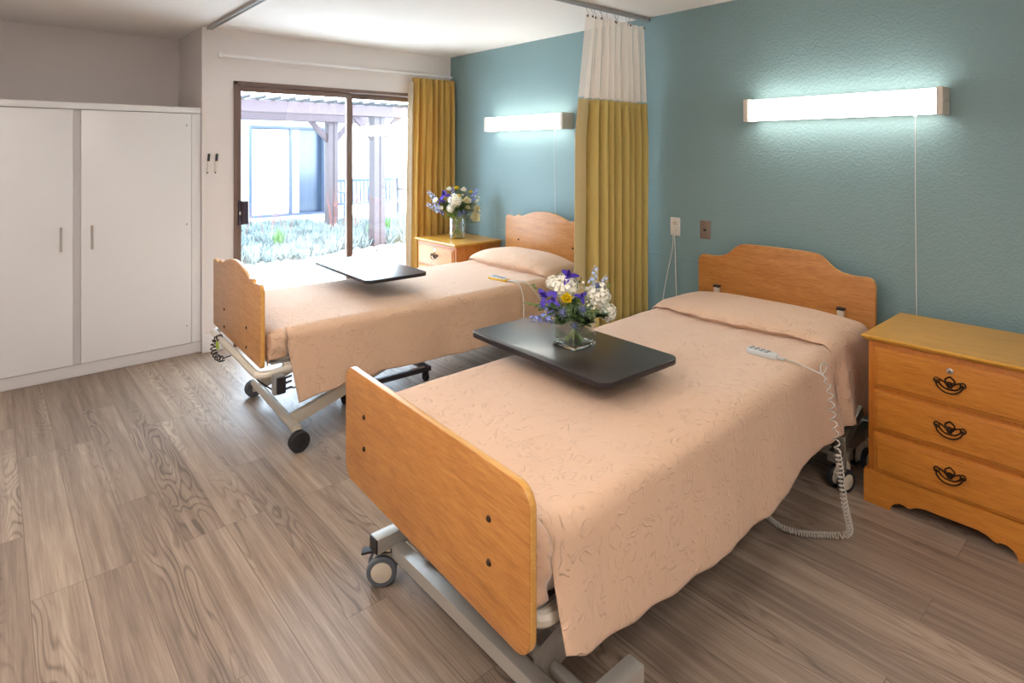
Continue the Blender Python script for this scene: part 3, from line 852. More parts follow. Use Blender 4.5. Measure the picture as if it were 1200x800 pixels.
# ---- near bed
mp1 = BedMap((.931, 1.942), (.885, .953), (3.335, 2.042), (3.335, 1.051))
b1 = thing('hospital_bed', 'near adjustable bed with flat honey-oak footboard and ogee-topped headboard', 'bed', mp1(0, 0, 0), 0, 'adjustable care beds')
board(b1, 'footboard', mp1, 0, -1, .494, .387, .77, .77, 'flat', [M['oak'], M['oak_edge']], [(.345, .637), (.345, .533), (-.345, .637), (-.345, .533)])
board(b1, 'headboard', mp1, 1, -1, .496, .30, .871, .966, 'ogee', [M['oak'], M['oak_edge']], [])
zd = .40
def deck(root, mp, z, hw, mat, foot_loop):
    hw0 = hw; bm = B()
    s0, s1 = .07, mp.L-.02
    for sd in (-1, 1): beam(bm, mp(s0+.05, sd*(hw-.03), z), mp(s1, sd*(hw-.03), z), .03, .045)
    for s in (.2, .75, 1.3, 1.85, mp.L-.12): beam(bm, mp(s, -(hw-.03), z), mp(s, hw-.03, z), .03, .03)
    o = obj('deck_frame', bm, mat, root, world=True)
    bm = B(); pts = []
    for sa, sb, rz in foot_loop:
        hw = hw0 - (.045 if sa > .04 and rz > .45 else 0)
        c = [mp(sb, -(hw-.05), rz), mp(sa+.16, -(hw-.02), rz), mp(sa+.05, -(hw-.005), rz), mp(sa+.012, -(hw-.025), rz), mp(sa, -(hw-.075), rz), mp(sa, 0, rz), mp(sa, hw-.075, rz), mp(sa+.012, hw-.025, rz), mp(sa+.05, hw-.005, rz), mp(sa+.16, hw-.02, rz), mp(sb, hw-.05, rz)]
        tube(bm, smooth_path(c, 5), .019, 10)
    hw = hw0; obj('foot_rail', bm, mat, root, world=True)
    bm = B(); a = mp(.10, -hw+.01, 0); pz = z+.024
    t = bmesh.new(); vs = [t.verts.new(mp(s, q, zz)) for zz in (pz, pz+.012) for s, q in ((.06, -hw+.02), (mp.L-.03, -hw+.02), (mp.L-.03, hw-.02), (.06, hw-.02))]
    for f in ((0, 3, 2, 1), (4, 5, 6, 7), (0, 1, 5, 4), (1, 2, 6, 5), (2, 3, 7, 6), (3, 0, 4, 7)): t.faces.new([vs[i] for i in f])
    merge(bm, t); obj('deck_panel', bm, M['track'], root, world=True)
    return o
def mattress(root, mp, hw, z0, z1):
    bm = B(); t = bmesh.new()
    vs = [t.verts.new(mp(s, q, zz)) for zz in (z0, z1) for s, q in ((.06, -hw), (mp.L-.03, -hw), (mp.L-.03, hw), (.06, hw))]
    for f in ((0, 3, 2, 1), (4, 5, 6, 7), (0, 1, 5, 4), (1, 2, 6, 5), (2, 3, 7, 6), (3, 0, 4, 7)): t.faces.new([vs[i] for i in f])
    bmesh.ops.bevel(t, geom=list(t.edges), offset=.055, segments=4, profile=.5, affect='EDGES')
    merge(bm, t); obj('mattress', bm, M['mattress'], root, world=True)
ZT1 = .638
deck(b1, mp1, zd+.02, .47, M['cream_metal'], [(.05, .5, zd+.03)])
mattress(b1, mp1, .468, .458, ZT1-.012)
# lower running gear
for nm, y in (('near', 1), ('far', 2)):
    yy = .965 if y == 1 else 1.865
    bm = B(); beam(bm, (1.0, yy, .152), (1.275, yy, .152), .05, .05, .003)
    rn = obj('runner', bm, M['grey_metal'], b1, world=True)
    for x in (.998, 1.277):
        bm = B(); box(bm, (x-.003, yy-.024, .128), (x+.003, yy+.024, .176), .002); obj('tube_plug', bm, M['black_plastic'] if x < 1.1 else M['grey_metal'], rn, world=True)
    caster(b1, (1.04, yy+.015, 0), -.62, .052, 'tyre', True, top=.03)
bm = B(); beam(bm, (1.08, .90, .112), (1.08, 1.90, .112), .045, .045, .003); obj('crossbar', bm, M['grey_metal'], b1, world=True)
bm = B(); lathe(bm, [(.018, -.5), (.018, .5)], (1.15, 1.42, .112), 12, 'Y'); obj('pivot_tube', bm, M['grey_metal'], b1, world=True)
for yy in (1.16, 1.70):
    bm = B(); beam(bm, (1.11, yy, .118), (2.08, yy, .40), .034, .065, .004); obj('lifting_arm', bm, M['grey_metal'], b1, world=True)
    bm = B(); beam(bm, (2.20, yy+.02, .40), (2.93, yy+.02, .135), .034, .065, .004); obj('lifting_arm', bm, M['dull_steel'], b1, world=True)
bm = B(); beam(bm, (2.93, 1.02, .135), (2.93, 1.98, .135), .045, .045, .003); obj('crossbar', bm, M['dull_steel'], b1, world=True)
for yy in (1.06, 1.94):
    bm = B(); beam(bm, (2.82, yy, .15), (3.27, yy, .15), .045, .045, .003); obj('runner', bm, M['dull_steel'], b1, world=True)
    bm = B(); beam(bm, (2.80, yy-.03, .19), (3.06, yy-.03, .305), .03, .05, .003); box(bm, (2.83, yy-.05, .09), (2.845, yy-.02, .25), .003); obj('head_linkage', bm, M['dull_steel'], b1, world=True)
    caster(b1, (2.86, yy-.02, 0), -.3, .05, 'black_rubber', False, 'hub', top=.035)
    caster(b1, (3.14, yy-.01, 0), -.1, .05, 'black_rubber', False, 'hub', top=.035)
# headboard sockets
for q in (-.34, .36):
    p = mp1(mp1.L-.018, q, 0)
    bm = B(); box(bm, (p.x-.012, p.y-.016, .42), (p.x+.012, p.y+.016, .688), .003); k_ = obj('headboard_post', bm, M['cream_metal'], b1, world=True)
    bm = B(); box(bm, (p.x-.015, p.y-.019, .686), (p.x+.015, p.y+.019, .700), .003); obj('post_cap', bm, M['black_plastic'], k_, world=True)
    bm = B(); box(bm, (p.x-.008, p.y-.03, .16), (p.x+.012, p.y+.03, .43), .003); obj('head_upright', bm, M['dull_steel'], b1, world=True)
HEM = [(.9, .40), (1.0, .375), (1.06, .342), (1.19, .313), (1.36, .290), (1.51, .277), (1.77, .252), (2.04, .240), (2.2, .262), (2.34, .285), (2.6, .285), (2.9, .268), (3.09, .24), (3.5, .24)]
def hem1(s):
    X = s+.9
    for (a, b), (c, d) in zip(HEM, HEM[1:]):
        if X <= c: return b+(d-b)*max(0, X-a)/(c-a)
    return .24
sp1 = bedspread(None, mp1, .482, ZT1, .472, hem1, .085, .07, 1.86, lambda a: .05*max(0, -a)+.03*max(0, a)**2-.0,
    'peach embossed bedspread on the near bed under the flower table', lambda s: .034, .0)

# ---- far bed
mp2 = BedMap((1.03, 3.95), (.985, 2.97), (3.335, 3.895), (3.335, 2.945))
b2 = thing('hospital_bed', 'far adjustable bed by the patio door with scalloped oak boards', 'bed', mp2(0, 0, 0), 0, 'adjustable care beds')
board(b2, 'footboard', mp2, 0, -1, .49, .455, .852, .912, 'scallop', [M['oak2'], M['oak_edge']], [(.215, .60), (.215, .50), (-.245, .60), (-.245, .50)])
board(b2, 'headboard', mp2, 1, -1, .475, .35, .962, 1.024, 'scallop', [M['oak'], M['oak_edge']], [(-.31, .77), (.31, .77)])
ZT2 = .622
deck(b2, mp2, .43, .48, M['cream_metal'], [(.0-.008, .45, .418), (.07, .40, .462)])
mattress(b2, mp2, .468, .468, ZT2-.012)
bm = B(); tube(bm, [(1.175, 3.0, .098), (1.22, 3.78, .098)], .024, 12); obj('axle_tube', bm, M['cream_metal'], b2, world=True)
for p, ty in (((1.172, 2.965), 'black_rubber'), ((1.225, 3.815), 'tyre')):
    sgn = -1 if ty == 'black_rubber' else 1
    bm = B(); lathe(bm, [(.028, -.02), (.046, -.02), (.052, -.013), (.052, .013), (.046, .02), (.028, .02)], (*p, .052), 28, 'Y', closed=True)
    wh = obj('wheel', bm, M[ty], b2, world=True)
    bm = B(); lathe(bm, [(0, -.012), (.03, -.012), (.03, .012), (0, .012)], (*p, .052), 20, 'Y')
    obj('wheel_hub', bm, M['black_plastic'] if ty == 'black_rubber' else M['tyre'], wh, world=True)
    bm = B(); box(bm, (p[0]-.015, p[1]-sgn*.03-.008, .04), (p[0]+.015, p[1]-sgn*.03+.008, .11), .004); obj('axle_bracket', bm, M['cream_metal'], b2, world=True)
for yy, x0_ in ((3.10, 1.19), (3.70, 1.225)):
    bm = B(); beam(bm, (x0_, yy, .11), (2.08, yy-.01, .385), .036, .06, .004); obj('lifting_arm', bm, M['cream_metal'], b2, world=True)
    bm = B(); beam(bm, (2.2, yy, .385), (2.95, yy, .11), .036, .06, .004); obj('lifting_arm', bm, M['cream_metal'], b2, world=True)
bm = B(); tube(bm, [(2.95, 2.97, .11), (2.95, 3.86, .11)], .024, 12); obj('axle_tube', bm, M['cream_metal'], b2, world=True)
for yy in (3.0, 3.84): caster(b2, (2.97, yy, 0), PI, .05, 'black_rubber', False, 'hub', top=.02)
for q in (-.30, .30):
    p = mp2(mp2.L-.014, q, 0)
    bm = B(); box(bm, (p.x-.008, p.y-.02, .12), (p.x+.012, p.y+.02, .44), .003); obj('head_upright', bm, M['cream_metal'], b2, world=True)
# control box hanging at the near foot corner
bm = B(); box(bm, (1.035, 2.925, .325), (1.085, 2.965, .420), .005); cb = obj('control_box', bm, M['track'], b2, world=True)
bm = B(); box(bm, (1.045, 2.908, .333), (1.087, 2.927, .412), .006); obj('box_cover', bm, M['black_plastic'], cb, world=True)
for zz in (.345, .375, .40):
    bm = B(); tube(bm, [(1.085, 2.93, zz), (1.12, 2.925, zz+.006)], .006, 7); obj('plug', bm, M['charcoal_metal'], cb, world=True)
bm = B(); tube(bm, smooth_path([(1.0, 3.25, .40), (1.01, 3.1, .365), (1.04, 2.96, .345)], 8), .004, 6); tube(bm, smooth_path([(1.12, 2.925, .35), (1.16, 2.985, .32), (1.28, 3.05, .31), (1.45, 3.15, .36)], 8), .004, 6)
obj('power_lead', bm, M['cord_black'], b2, world=True)
bm = B(); tube(bm, coil_path([(1.00, 3.69, .44), (.985, 3.74, .41), (.975, 3.73, .36), (.985, 3.68, .325), (1.0, 3.64, .33)], 0.015, 46, 12), .0035, 6)
tube(bm, [(1.0, 3.64, .33), (1.0, 3.56, .36), (1.0, 3.45, .40)], .0035, 6)
obj('coiled_cord', bm, M['cord_black'], b2, world=True)
bm = B(); box(bm, (.968, 3.615, .392), (.972, 3.66, .43)); obj('warning_label', bm, M['green_label'], b2, world=True)
def hem2(s):
    X = s+1.0
    return .248+.042*(X-1.1)/.5 if X < 1.6 else .290+.01*math.sin(X*5)
sp2 = bedspread(None, mp2, .482, ZT2, .482, hem2, .125, .125, 1.90, lambda a: .03*max(0, -a)**2+.05*max(0, a)**2,
    'peach bedspread on the far bed, white with window light', lambda s: .012, .05)
# ------------------------------------------------------------------ overbed tables
def overbed(loc, rz, z, LY, WX, label, mats, col, side_x, base_dir):
    r = thing('overbed_table', label, 'table', (loc[0], loc[1], 0), rz, 'overbed tables')
    a, b = WX/2, LY/2
    bm = B(); prism(bm, rounded([(-a, -b), (a, -b), (a, b), (-a, b)], .045, 6), lambda x, y, d: V((x, y, d)), z-.021, z, .002, 2)
    for fc in bm.faces:
        fc.material_index = 0 if fc.normal.z > .9 else 1
    obj('tabletop', bm, mats, r, 30, normals=False)
    bm = B(); box(bm, (side_x-.03, -b+.18, z-.046), (side_x+.03, b-.02, z-.0215), .003)
    tp = obj('top_bracket', bm, M[col], r)
    bm = B(); tube(bm, [(side_x-.04, b-.14, z-.035), (side_x-.085, b-.08, z-.065)], .004, 6); obj('release_lever', bm, M['black_plastic'], tp)
    yb = b-.035
    bm = B(); box(bm, (side_x-.03, yb-.022, .10), (side_x+.03, yb+.022, z-.02), .004); obj('column', bm, M[col], r)
    bm = B(); box(bm, (side_x-.036, yb-.027, .10), (side_x+.036, yb+.027, .46), .004); obj('column_sleeve', bm, M[col], r)
    bm = B(); box(bm, (-.30, yb-.02, .075), (.30, yb+.02, .105), .005); obj('base_crossbar', bm, M['charcoal_metal'], r)
    if label.startswith('empty'):
        bm = B(); box(bm, (-.32, yb-.69, .075), (.30, yb-.65, .105), .005); obj('base_crossbar', bm, M['charcoal_metal'], r)
    for s in (-1, 1):
        bm = B(); box(bm, (s*.28-.02, yb-.68, .075), (s*.28+.02, yb+.02, .105), .005); obj('base_leg', bm, M['charcoal_metal'], r)
        for y in (yb-.65, yb-.01):
            bm = B(); lathe(bm, [(.008, -.012), (.026, -.012), (.03, -.006), (.03, .006), (.026, .012), (.008, .012)], (s*.28, y, .03), 18, 'X', closed=True)
            box(bm, (s*.28-.018, y-.008, .03), (s*.28-.014, y+.014, .076)); box(bm, (s*.28+.014, y-.008, .03), (s*.28+.018, y+.014, .076)); box(bm, (s*.28-.018, y-.01, .066), (s*.28+.018, y+.014, .0765))
            tube(bm, [(s*.28-.018, y, .03), (s*.28+.018, y, .03)], .006, 8)
            obj('caster', bm, M['black_rubber'], r)
    return r
t1 = overbed((1.755, 1.665), -.03, .735, .775, .425, 'dark brown overbed table over the near bed, square flower vase on top', [M['dark_table'], M['dark_edge']], 'charcoal_metal', .12, 1)
t2 = overbed((1.885, 3.60), -.03, .748, .84, .42, 'empty overbed table over the far bed, its top reflecting the window', [M['dark_table'], M['dark_edge']], 'grey_metal', .13, 1)

# ------------------------------------------------------------------ hand controls
r = thing('bed_remote', 'pale grey bed remote with coiled cord lying on the near bed', 'remote control', (2.47, 1.215, ZT1+.004), -.1, 'bed hand controls')
bm = B(); prism(bm, rounded([(-.024, -.05), (-.012, -.075), (.012, -.075), (.024, -.05), (.026, .06), (-.026, .06)], [.02, .008, .008, .02, .02, .02], 5), lambda a, b, d: V((a, b, d)), 0, .022, .006, 3)
bd = obj('body', bm, M['remote_grey'], r)
for i in range(4):
    for s in (-1, 1):
        bm = B(); box(bm, (s*.010-.006, .042-i*.024-.007, .0215), (s*.010+.006, .042-i*.024+.007, .0245), .0015); obj('button', bm, M['button_grey'], bd)
bm = B(); lathe(bm, [(.007, -.105), (.006, -.1), (.0075, -.098), (.006, -.094), (.008, -.09), (.0065, -.086), (.009, -.07)], (0, 0, .011), 10, 'Y'); obj('strain_relief', bm, M['remote_grey'], r)
zz = ZT1+.011
pre = [(2.463, 1.112, zz+.004), (2.466, 1.058, zz), (2.437, .99, zz), (2.415, .955, zz+.002)]
loop = [(2.405, .938, zz+.006), (2.42, .930, zz+.03), (2.435, .942, zz+.042), (2.42, .952, zz+.032), (2.408, .945, zz+.008)]
bm = B(); tube(bm, smooth_path(pre+loop+[(2.40, .925, zz-.006)], 8), .0026, 6)
obj('lead', bm, M['cord_grey'], r, world=True)
dn = [(2.40, .925, zz-.006), (2.385, .905, .60), (2.375, .892, .53), (2.37, .880, .46), (2.37, .872, .39), (2.39, .868, .30), (2.41, .865, .20), (2.44, .862, .12), (2.47, .866, .065), (2.487, .885, .030), (2.475, .915, .019), (2.445, .95, .016), (2.42, .975, .016), (2.38, 1.03, .016), (2.368, 1.09, .016), (2.40, 1.16, .018), (2.45, 1.26, .05), (2.5, 1.36, .16)]
bm = B(); tube(bm, coil_path(dn[:5], .010, 30, 12), .0028, 6); tube(bm, coil_path(dn[4:11], .010, 58, 12), .0028, 6); tube(bm, coil_path(dn[10:15], .0095, 105, 10), .0030, 6); tube(bm, coil_path(dn[14:], .009, 190, 8), .0030, 5)
obj('coiled_cord', bm, M['cord_grey'], r, world=True)

r = thing('bed_remote', 'yellow bed remote with pale blue face lying on the far bed', 'remote control', (2.63, 3.14, ZT2+.004), .02, 'bed hand controls')
bm = B(); prism(bm, rounded([(-.026, -.09), (.026, -.09), (.03, .09), (-.03, .09)], .014, 5), lambda a, b, d: V((a, b, d)), 0, .017, .005, 3); bd = obj('body', bm, M['remote_yellow'], r)
bm = B(); prism(bm, rounded([(-.021, -.07), (.021, -.07), (.025, .08), (-.025, .08)], .010, 5), lambda a, b, d: V((a, b, d)), .0165, .021, .0015, 2); fcp = obj('faceplate', bm, M['remote_face'], r)
for i in range(4):
    for s in (-1, 1):
        bm = B(); box(bm, (s*.010-.007, .055-i*.032-.01, .0205), (s*.010+.007, .055-i*.032+.01, .023), .0015); obj('button', bm, M['button_grey'], fcp)
for pts in (((2.63, 3.05, .635), (2.635, 3.0, .638), (2.645, 2.945, .62), (2.65, 2.915, .54), (2.64, 2.90, .42), (2.63, 2.90, .28)),
            ((2.64, 3.05, .635), (2.66, 3.0, .638), (2.70, 2.94, .63), (2.77, 2.915, .55), (2.82, 2.90, .48), (2.84, 2.90, .40), (2.82, 2.91, .3))):
    bm = B(); tube(bm, smooth_path(pts, 8), .0045, 7); obj('lead', bm, M['cord_white'], r, world=True)

# ------------------------------------------------------------------ flowers
def petal(bm, o, d, up, L, W, curl=.3, cup=.2, tip=.6, nu=4, nv=2):
    d = d.normalized(); s = d.cross(up)
    if s.length < 1e-4: s = d.cross(V((1, 0, .1)))
    s.normalize(); n = s.cross(d).normalized()
    g = []
    for i in range(nu+1):
        t = i/nu; w = W*math.sin(PI*(.08+.92*min(1, t**tip)*.92))*.5 if False else W*.5*(math.sin(PI*min(.97, .06+t*.9))**.7)
        row = []
        for j in range(nv+1):
            k = (j/nv-.5)*2
            row.append(bm.verts.new(o+d*(L*t)+s*(k*w)+n*(curl*L*t*t+cup*W*k*k*.5)))
        g.append(row)
    for i in range(nu):
        for j in range(nv): bm.faces.new((g[i][j], g[i+1][j], g[i+1][j+1], g[i][j+1]))

def basis(ax):
    ax = ax.normalized(); a = ax.cross(V((0, 0, 1)))
    if a.length < .05: a = ax.cross(V((1, 0, 0)))
    a.normalize(); return ax, a, ax.cross(a)

def sphere_dirs(n, ax, spread=1.0):
    ax, a, b = basis(ax); out = []
    for i in range(n):
        c = 1-(i+.5)/n*(1+spread*.75); s = math.sqrt(max(0, 1-c*c)); ph = i*2.39996
        out.append(ax*c+a*(s*math.cos(ph))+b*(s*math.sin(ph)))
    return out

RB = random.Random(11)
def f_hydrangea(c, ax, R):
    bm = B()
    for d in sphere_dirs(64, ax, 1.1):
        p = c+d*R*(.82+RB.random()*.2); dd, a, b = basis(d+V((RB.uniform(-.2, .2), RB.uniform(-.2, .2), RB.uniform(-.2, .2)))); ph = RB.random()*PI
        for k in range(4):
            t = ph+k*PI/2; petal(bm, p, a*math.cos(t)+b*math.sin(t)+dd*.35, dd, R*.27, R*.24, -.1, .2, nu=3)
    ball(bm, c, R*.66, sub=2); return bm
def f_layered(c, ax, R, n=26, cup=.9, curl=-.25):
    bm = B(); ax, a, b = basis(ax)
    for i in range(n):
        t = i/n; ph = i*2.39996; tilt = .15+cup*(1-t)
        d = (a*math.cos(ph)+b*math.sin(ph))*math.cos(PI/2-tilt) + ax*math.sin(PI/2-tilt)
        petal(bm, c-ax*R*.25+ (a*math.cos(ph)+b*math.sin(ph))*R*.12*(1-t), d, ax, R*(1.05-.5*t), R*.8, curl, .35)
    return bm
def f_daisy(c, ax, R, n=14, rows=2):
    bm = B(); ax, a, b = basis(ax)
    for q in range(rows):
        for i in range(n):
            ph = 2*PI*(i+q*.5)/n; d = (a*math.cos(ph)+b*math.sin(ph))+ax*(.15+.35*q)
            petal(bm, c+ax*.001*q, d, ax, R*(1-.15*q), R*.45, -.1, .15)
    return bm
def f_iris(c, ax, R):
    bm = B(); ax, a, b = basis(ax); ph0 = RB.random()*2
    for i in range(3):
        ph = ph0+i*2*PI/3; r_ = a*math.cos(ph)+b*math.sin(ph)
        petal(bm, c, r_*.9+ax*.35, ax, R*1.15, R*.62, -.55, .15, nu=6)
        ph += PI/3; r_ = a*math.cos(ph)+b*math.sin(ph)
        petal(bm, c, r_*.35+ax, -r_, R*1.1, R*.45, .25, .2, nu=5)
        petal(bm, c, r_*.8+ax*.7, ax, R*.6, R*.2, -.2, .1)
    return bm
def f_thistle(c, ax, R):
    bm = B(); ball(bm, c, R*.5, (1, 1, 1.25), 2)
    for d in sphere_dirs(60, ax, 1.1):
        q, a, b = basis(d); p = c+d*R*.5
        v = [bm.verts.new(p+a*R*.06), bm.verts.new(p-a*R*.03+b*R*.05), bm.verts.new(p-a*R*.03-b*R*.05), bm.verts.new(p+d*R*.22)]
        for f in ((0, 1, 3), (1, 2, 3), (2, 0, 3)): bm.faces.new([v[i] for i in f])
    return bm
def f_bracts(c, ax, R):
    bm = B(); ax, a, b = basis(ax)
    for i in range(13):
        ph = 2*PI*i/13; d = (a*math.cos(ph)+b*math.sin(ph))+ax*RB.uniform(-.05, .45)
        petal(bm, c-ax*R*.45, d, ax, R*RB.uniform(1.2, 1.8), R*.18, .05, .1)
    return bm
def f_spike(c, ax, R, n=16, Lr=3.0):
    bm = B(); ax, a, b = basis(ax)
    for i in range(n):
        t = i/n; ph = i*2.39996; rr = R*.55*(1-.6*t); p = c+ax*(R*Lr*(t-.45))+(a*math.cos(ph)+b*math.sin(ph))*rr
        fd = (a*math.cos(ph)+b*math.sin(ph)+ax*.4).normalized(); q, e, f = basis(fd)
        for k in range(5):
            w = 2*PI*k/5; petal(bm, p, e*math.cos(w)+f*math.sin(w)+fd*.3, fd, R*.42*(1-.4*t), R*.32*(1-.4*t), -.05, .1, nu=3)
    return bm
def f_leaves(path, n, L, W, rng):
    bm = B(); pts = smooth_path(path, 6)
    for i in range(n):
        t = .25+.75*i/max(1, n-1); p = pts[int(t*(len(pts)-1))]; ph = i*2.4+rng.random()
        d = V((math.cos(ph), math.sin(ph), rng.uniform(.1, .8)))
        petal(bm, p, d, V((0, 0, 1)), L*rng.uniform(.7, 1.1), W*rng.uniform(.8, 1.1), -.15, .2, nu=5)
    return bm

LAT = V((.7526, -.6585, 0)); FWD = V((.6585, .7526, 0))
def flower(kind, base, rim, head, R, label, group, ax=None, cat='flower', tilt=0):
    """one cut stem standing in the vase, with its bloom"""
    names = {'hydrangea': 'hydrangea', 'rose': 'rose', 'button': 'button_flower', 'daisy': 'daisy', 'iris': 'iris', 'thistle': 'thistle', 'delph': 'delphinium', 'sprig': 'leafy_sprig', 'bud': 'bud_sprig', 'yellow': 'yellow_ranunculus', 'greens': 'leafy_sprig', 'paledelph': 'delphinium', 'waxflower': 'waxflower', 'bigleaf': 'leafy_sprig'}
    r = thing(names[kind], label, cat, base, 0, group)
    path = [base, base.lerp(rim, .55), rim, rim.lerp(head, .55)+V((0, 0, .012)), head]
    if ax is None: ax = (head-rim).normalized()+V((-.60, -.62, .0))
    ax = ax.normalized()
    bm = B(); pp = smooth_path(path, 6); tube(bm, pp, [.0034-.0010*i/len(pp) for i in range(len(pp))], 6)
    st = obj('stem', bm, M['stem'], r, world=True)
    def put(n, b_, m, ang=70): return obj(n, b_, M[m], r, ang, world=True, normals=False)
    if kind == 'hydrangea': put('bloom', f_hydrangea(head, ax, R), 'petal_white')
    elif kind == 'rose': put('bloom', f_layered(head, ax, R, 30, 1.15, .35), 'petal_cream')
    elif kind == 'yellow':
        put('bloom', f_layered(head, ax, R, 34, 1.15, .1), 'petal_yellow'); bm = B(); ball(bm, head+ax*R*.1, R*.35, sub=1); put('flower_centre', bm, 'petal_yellow_core')
    elif kind == 'button':
        bm = f_layered(head, ax, R, 22, 1.1, .35); put('bloom', bm, 'petal_white')
    elif kind == 'daisy':
        put('bloom', f_daisy(head, ax, R), 'petal_white'); bm = B(); ball(bm, head+ax*.004, R*.38, (1, 1, .8), 2); put('flower_centre', bm, 'petal_yellow')
    elif kind == 'iris':
        put('bloom', f_iris(head, ax, R), 'petal_purple'); bm = B(); petal(bm, head, ax+V((-.4, -.4, 0)), ax, R*.45, R*.14, -.2, .1); put('throat', bm, 'petal_yellow')
    elif kind == 'thistle':
        put('cone', f_thistle(head, ax, R), 'thistle'); put('bracts', f_bracts(head, ax, R), 'thistle_bract')
    elif kind in ('delph', 'paledelph'):
        sp = (head-rim).normalized(); put('flower_spike', f_spike(head, sp, R), 'petal_blue' if kind == 'delph' else 'petal_paleblue')
    elif kind == 'waxflower':
        bm = B()
        for i in range(9):
            d = V((RB.gauss(0, 1), RB.gauss(0, 1), RB.gauss(0, .8))).normalized()*R; q, a, b = basis(d+V((-.3, -.3, .2))*R)
            for k in range(5):
                w = 2*PI*k/5; petal(bm, head+d, a*math.cos(w)+b*math.sin(w)+q*.3, q, R*.35, R*.3, -.1, .1, nu=3)
            tube(bm, [head-V((0, 0, R*.9)), head+d], .0009, 4)
        put('blossoms', bm, 'petal_white')
    elif kind == 'bud':
        bm = B()
        for i in range(12):
            d = V((RB.gauss(0, 1), RB.gauss(0, 1), RB.gauss(0, .8))).normalized()*R; ball(bm, head+d, R*.22, (1, 1, 1.2), 1)
            tube(bm, [head-V((0, 0, R*.9)), head+d], .0009, 4)
        put('buds', bm, 'leaf_grey')
    elif kind == 'greens': put('leaves', f_leaves([rim.lerp(head, .1), rim.lerp(head, .6), head], 44, R, R*.42, RB), 'leaf_dark')
    elif kind == 'sprig': put('leaves', f_leaves([rim.lerp(head, .3), rim.lerp(head, .7), head], 10, R, R*.5, RB), 'leaf_grey')
    elif kind == 'bigleaf': put('leaves', f_leaves([rim.lerp(head, .5), head], 3, R, R*.6, RB), 'leaf')
    if kind in ('iris', 'hydrangea', 'rose', 'thistle', 'yellow'):
        put('leaf', f_leaves([rim, rim.lerp(head, .5), head-V((0, 0, R*.8))], 4, .045, .014, RB), 'leaf_dark')
    return r

def bouquet(c, zbase, rimz, rr, items, where, group, k, inner):
    """items: (kind, lat, fwd, z, R, phrase)"""
    for i, (kind, lat, fw, z, R, phrase) in enumerate(items):
        a = i*2.39996
        head = V((c[0], c[1], 0))+LAT*lat+FWD*fw+V((0, 0, z))
        hd = V((lat, fw, 0)); m = max(1e-3, hd.length)
        rim = V((c[0], c[1], rimz))+(LAT*lat+FWD*fw)*min(1, rr/m)*.8
        base = V((c[0], c[1], zbase))-(LAT*lat+FWD*fw)/m*inner*min(1, m/.06)+V((math.cos(a), math.sin(a), 0))*.006
        flower(kind, base, rim, head, R, phrase, group, cat='foliage' if kind in ('greens', 'sprig', 'bigleaf', 'bud') else 'flower')

# near vase: square glass block vase
VC = (1.762, 1.637); zt_ = .735
r = thing('square_vase', 'square clear glass vase of water holding the near bouquet', 'vase', (VC[0], VC[1], zt_+.0005), -.03)
bm = B(); h = .062
sq = lambda e, rr_: rounded([(-e, -e), (e, -e), (e, e), (-e, e)], rr_, 3)
t = bmesh.new(); rings = []
for e, z in ((h-.004, 0), (h, .004), (h, .116), (h-.002, .119), (h-.005, .119), (h-.006, .115), (h-.006, .014)):
    rings.append([t.verts.new((x, y, z)) for x, y in sq(e, .006)])
for a, b in zip(rings, rings[1:]):
    for i in range(len(a)): t.faces.new((a[i], a[(i+1) % len(a)], b[(i+1) % len(a)], b[i]))
t.faces.new(rings[-1]); t.faces.new(list(reversed(rings[0]))); merge(bm, t)
obj('glass_body', bm, M['vase_glass'], r, 30)
bm = B(); box(bm, (-h+.0062, -h+.0062, .0142), (h-.0062, h-.0062, .0172)) if False else box(bm, (-h+.001, -h+.001, .0008), (h-.001, h-.001, .0135), .003); obj('glass_base', bm, M['base_glass'], r)
bm = B(); box(bm, (-h+.0065, -h+.0065, .0175), (h-.0065, h-.0065, .092), .004); obj('water', bm, M['water'], r)
g1 = 'stems of the near bouquet'
def lz(px, py, f=0): k = .00341*(1+f/2.39); return (px-673)*k, f, 1.509-(py-177)*k
items = []
def add(kind, px, py, f, R, ph): a, b, c_ = lz(px, py, f); items.append((kind, a, b, c_, R, ph))
add('hydrangea', 663, 336, -.01, .050, 'big white hydrangea head at the centre left of the near bouquet')
add('hydrangea', 701, 346, -.005, .048, 'big white hydrangea head high on the right of the near bouquet')
add('hydrangea', 713, 366, .03, .036, 'white hydrangea head low at the right edge of the near bouquet')
add('hydrangea', 648, 331, .02, .026, 'small white flower cluster at the upper left of the near bouquet')
add('yellow', 662.5, 350, -.075, .023, 'single yellow ranunculus at the front of the near bouquet')
add('iris', 666, 324, -.03, .034, 'purple iris standing highest in the near bouquet')
add('iris', 638, 347, -.04, .036, 'purple iris at the left of the near bouquet')
add('iris', 647, 352, -.075, .026, 'purple iris opening just left of the yellow ranunculus')
add('iris', 680, 348, -.06, .024, 'small purple iris between the two large hydrangeas')
add('delph', 634, 373, -.05, .032, 'periwinkle delphinium drooping over the left rim of the square vase')
add('delph', 641, 361, -.03, .026, 'periwinkle delphinium just above the drooping one in the near bouquet')
add('paledelph', 697, 324, .02, .026, 'pale blue delphinium at the top right of the near bouquet')
add('paledelph', 707, 333, .03, .024, 'pale blue delphinium sprig at the upper right edge of the near bouquet')
add('thistle', 657, 366, -.085, .019, 'blue thistle below the yellow ranunculus')
add('thistle', 681, 363, -.085, .018, 'blue thistle at the front centre of the near bouquet')
add('thistle', 671, 382, -.09, .017, 'blue thistle hanging lowest over the front of the square vase')
add('thistle', 700, 335, -.03, .016, 'blue thistle beside the pale delphinium at the upper right')
add('waxflower', 691, 358, -.07, .020, 'spray of tiny white flowers right of centre in the near bouquet')
add('waxflower', 686, 334, -.02, .018, 'spray of tiny white flowers between iris and pale delphinium')
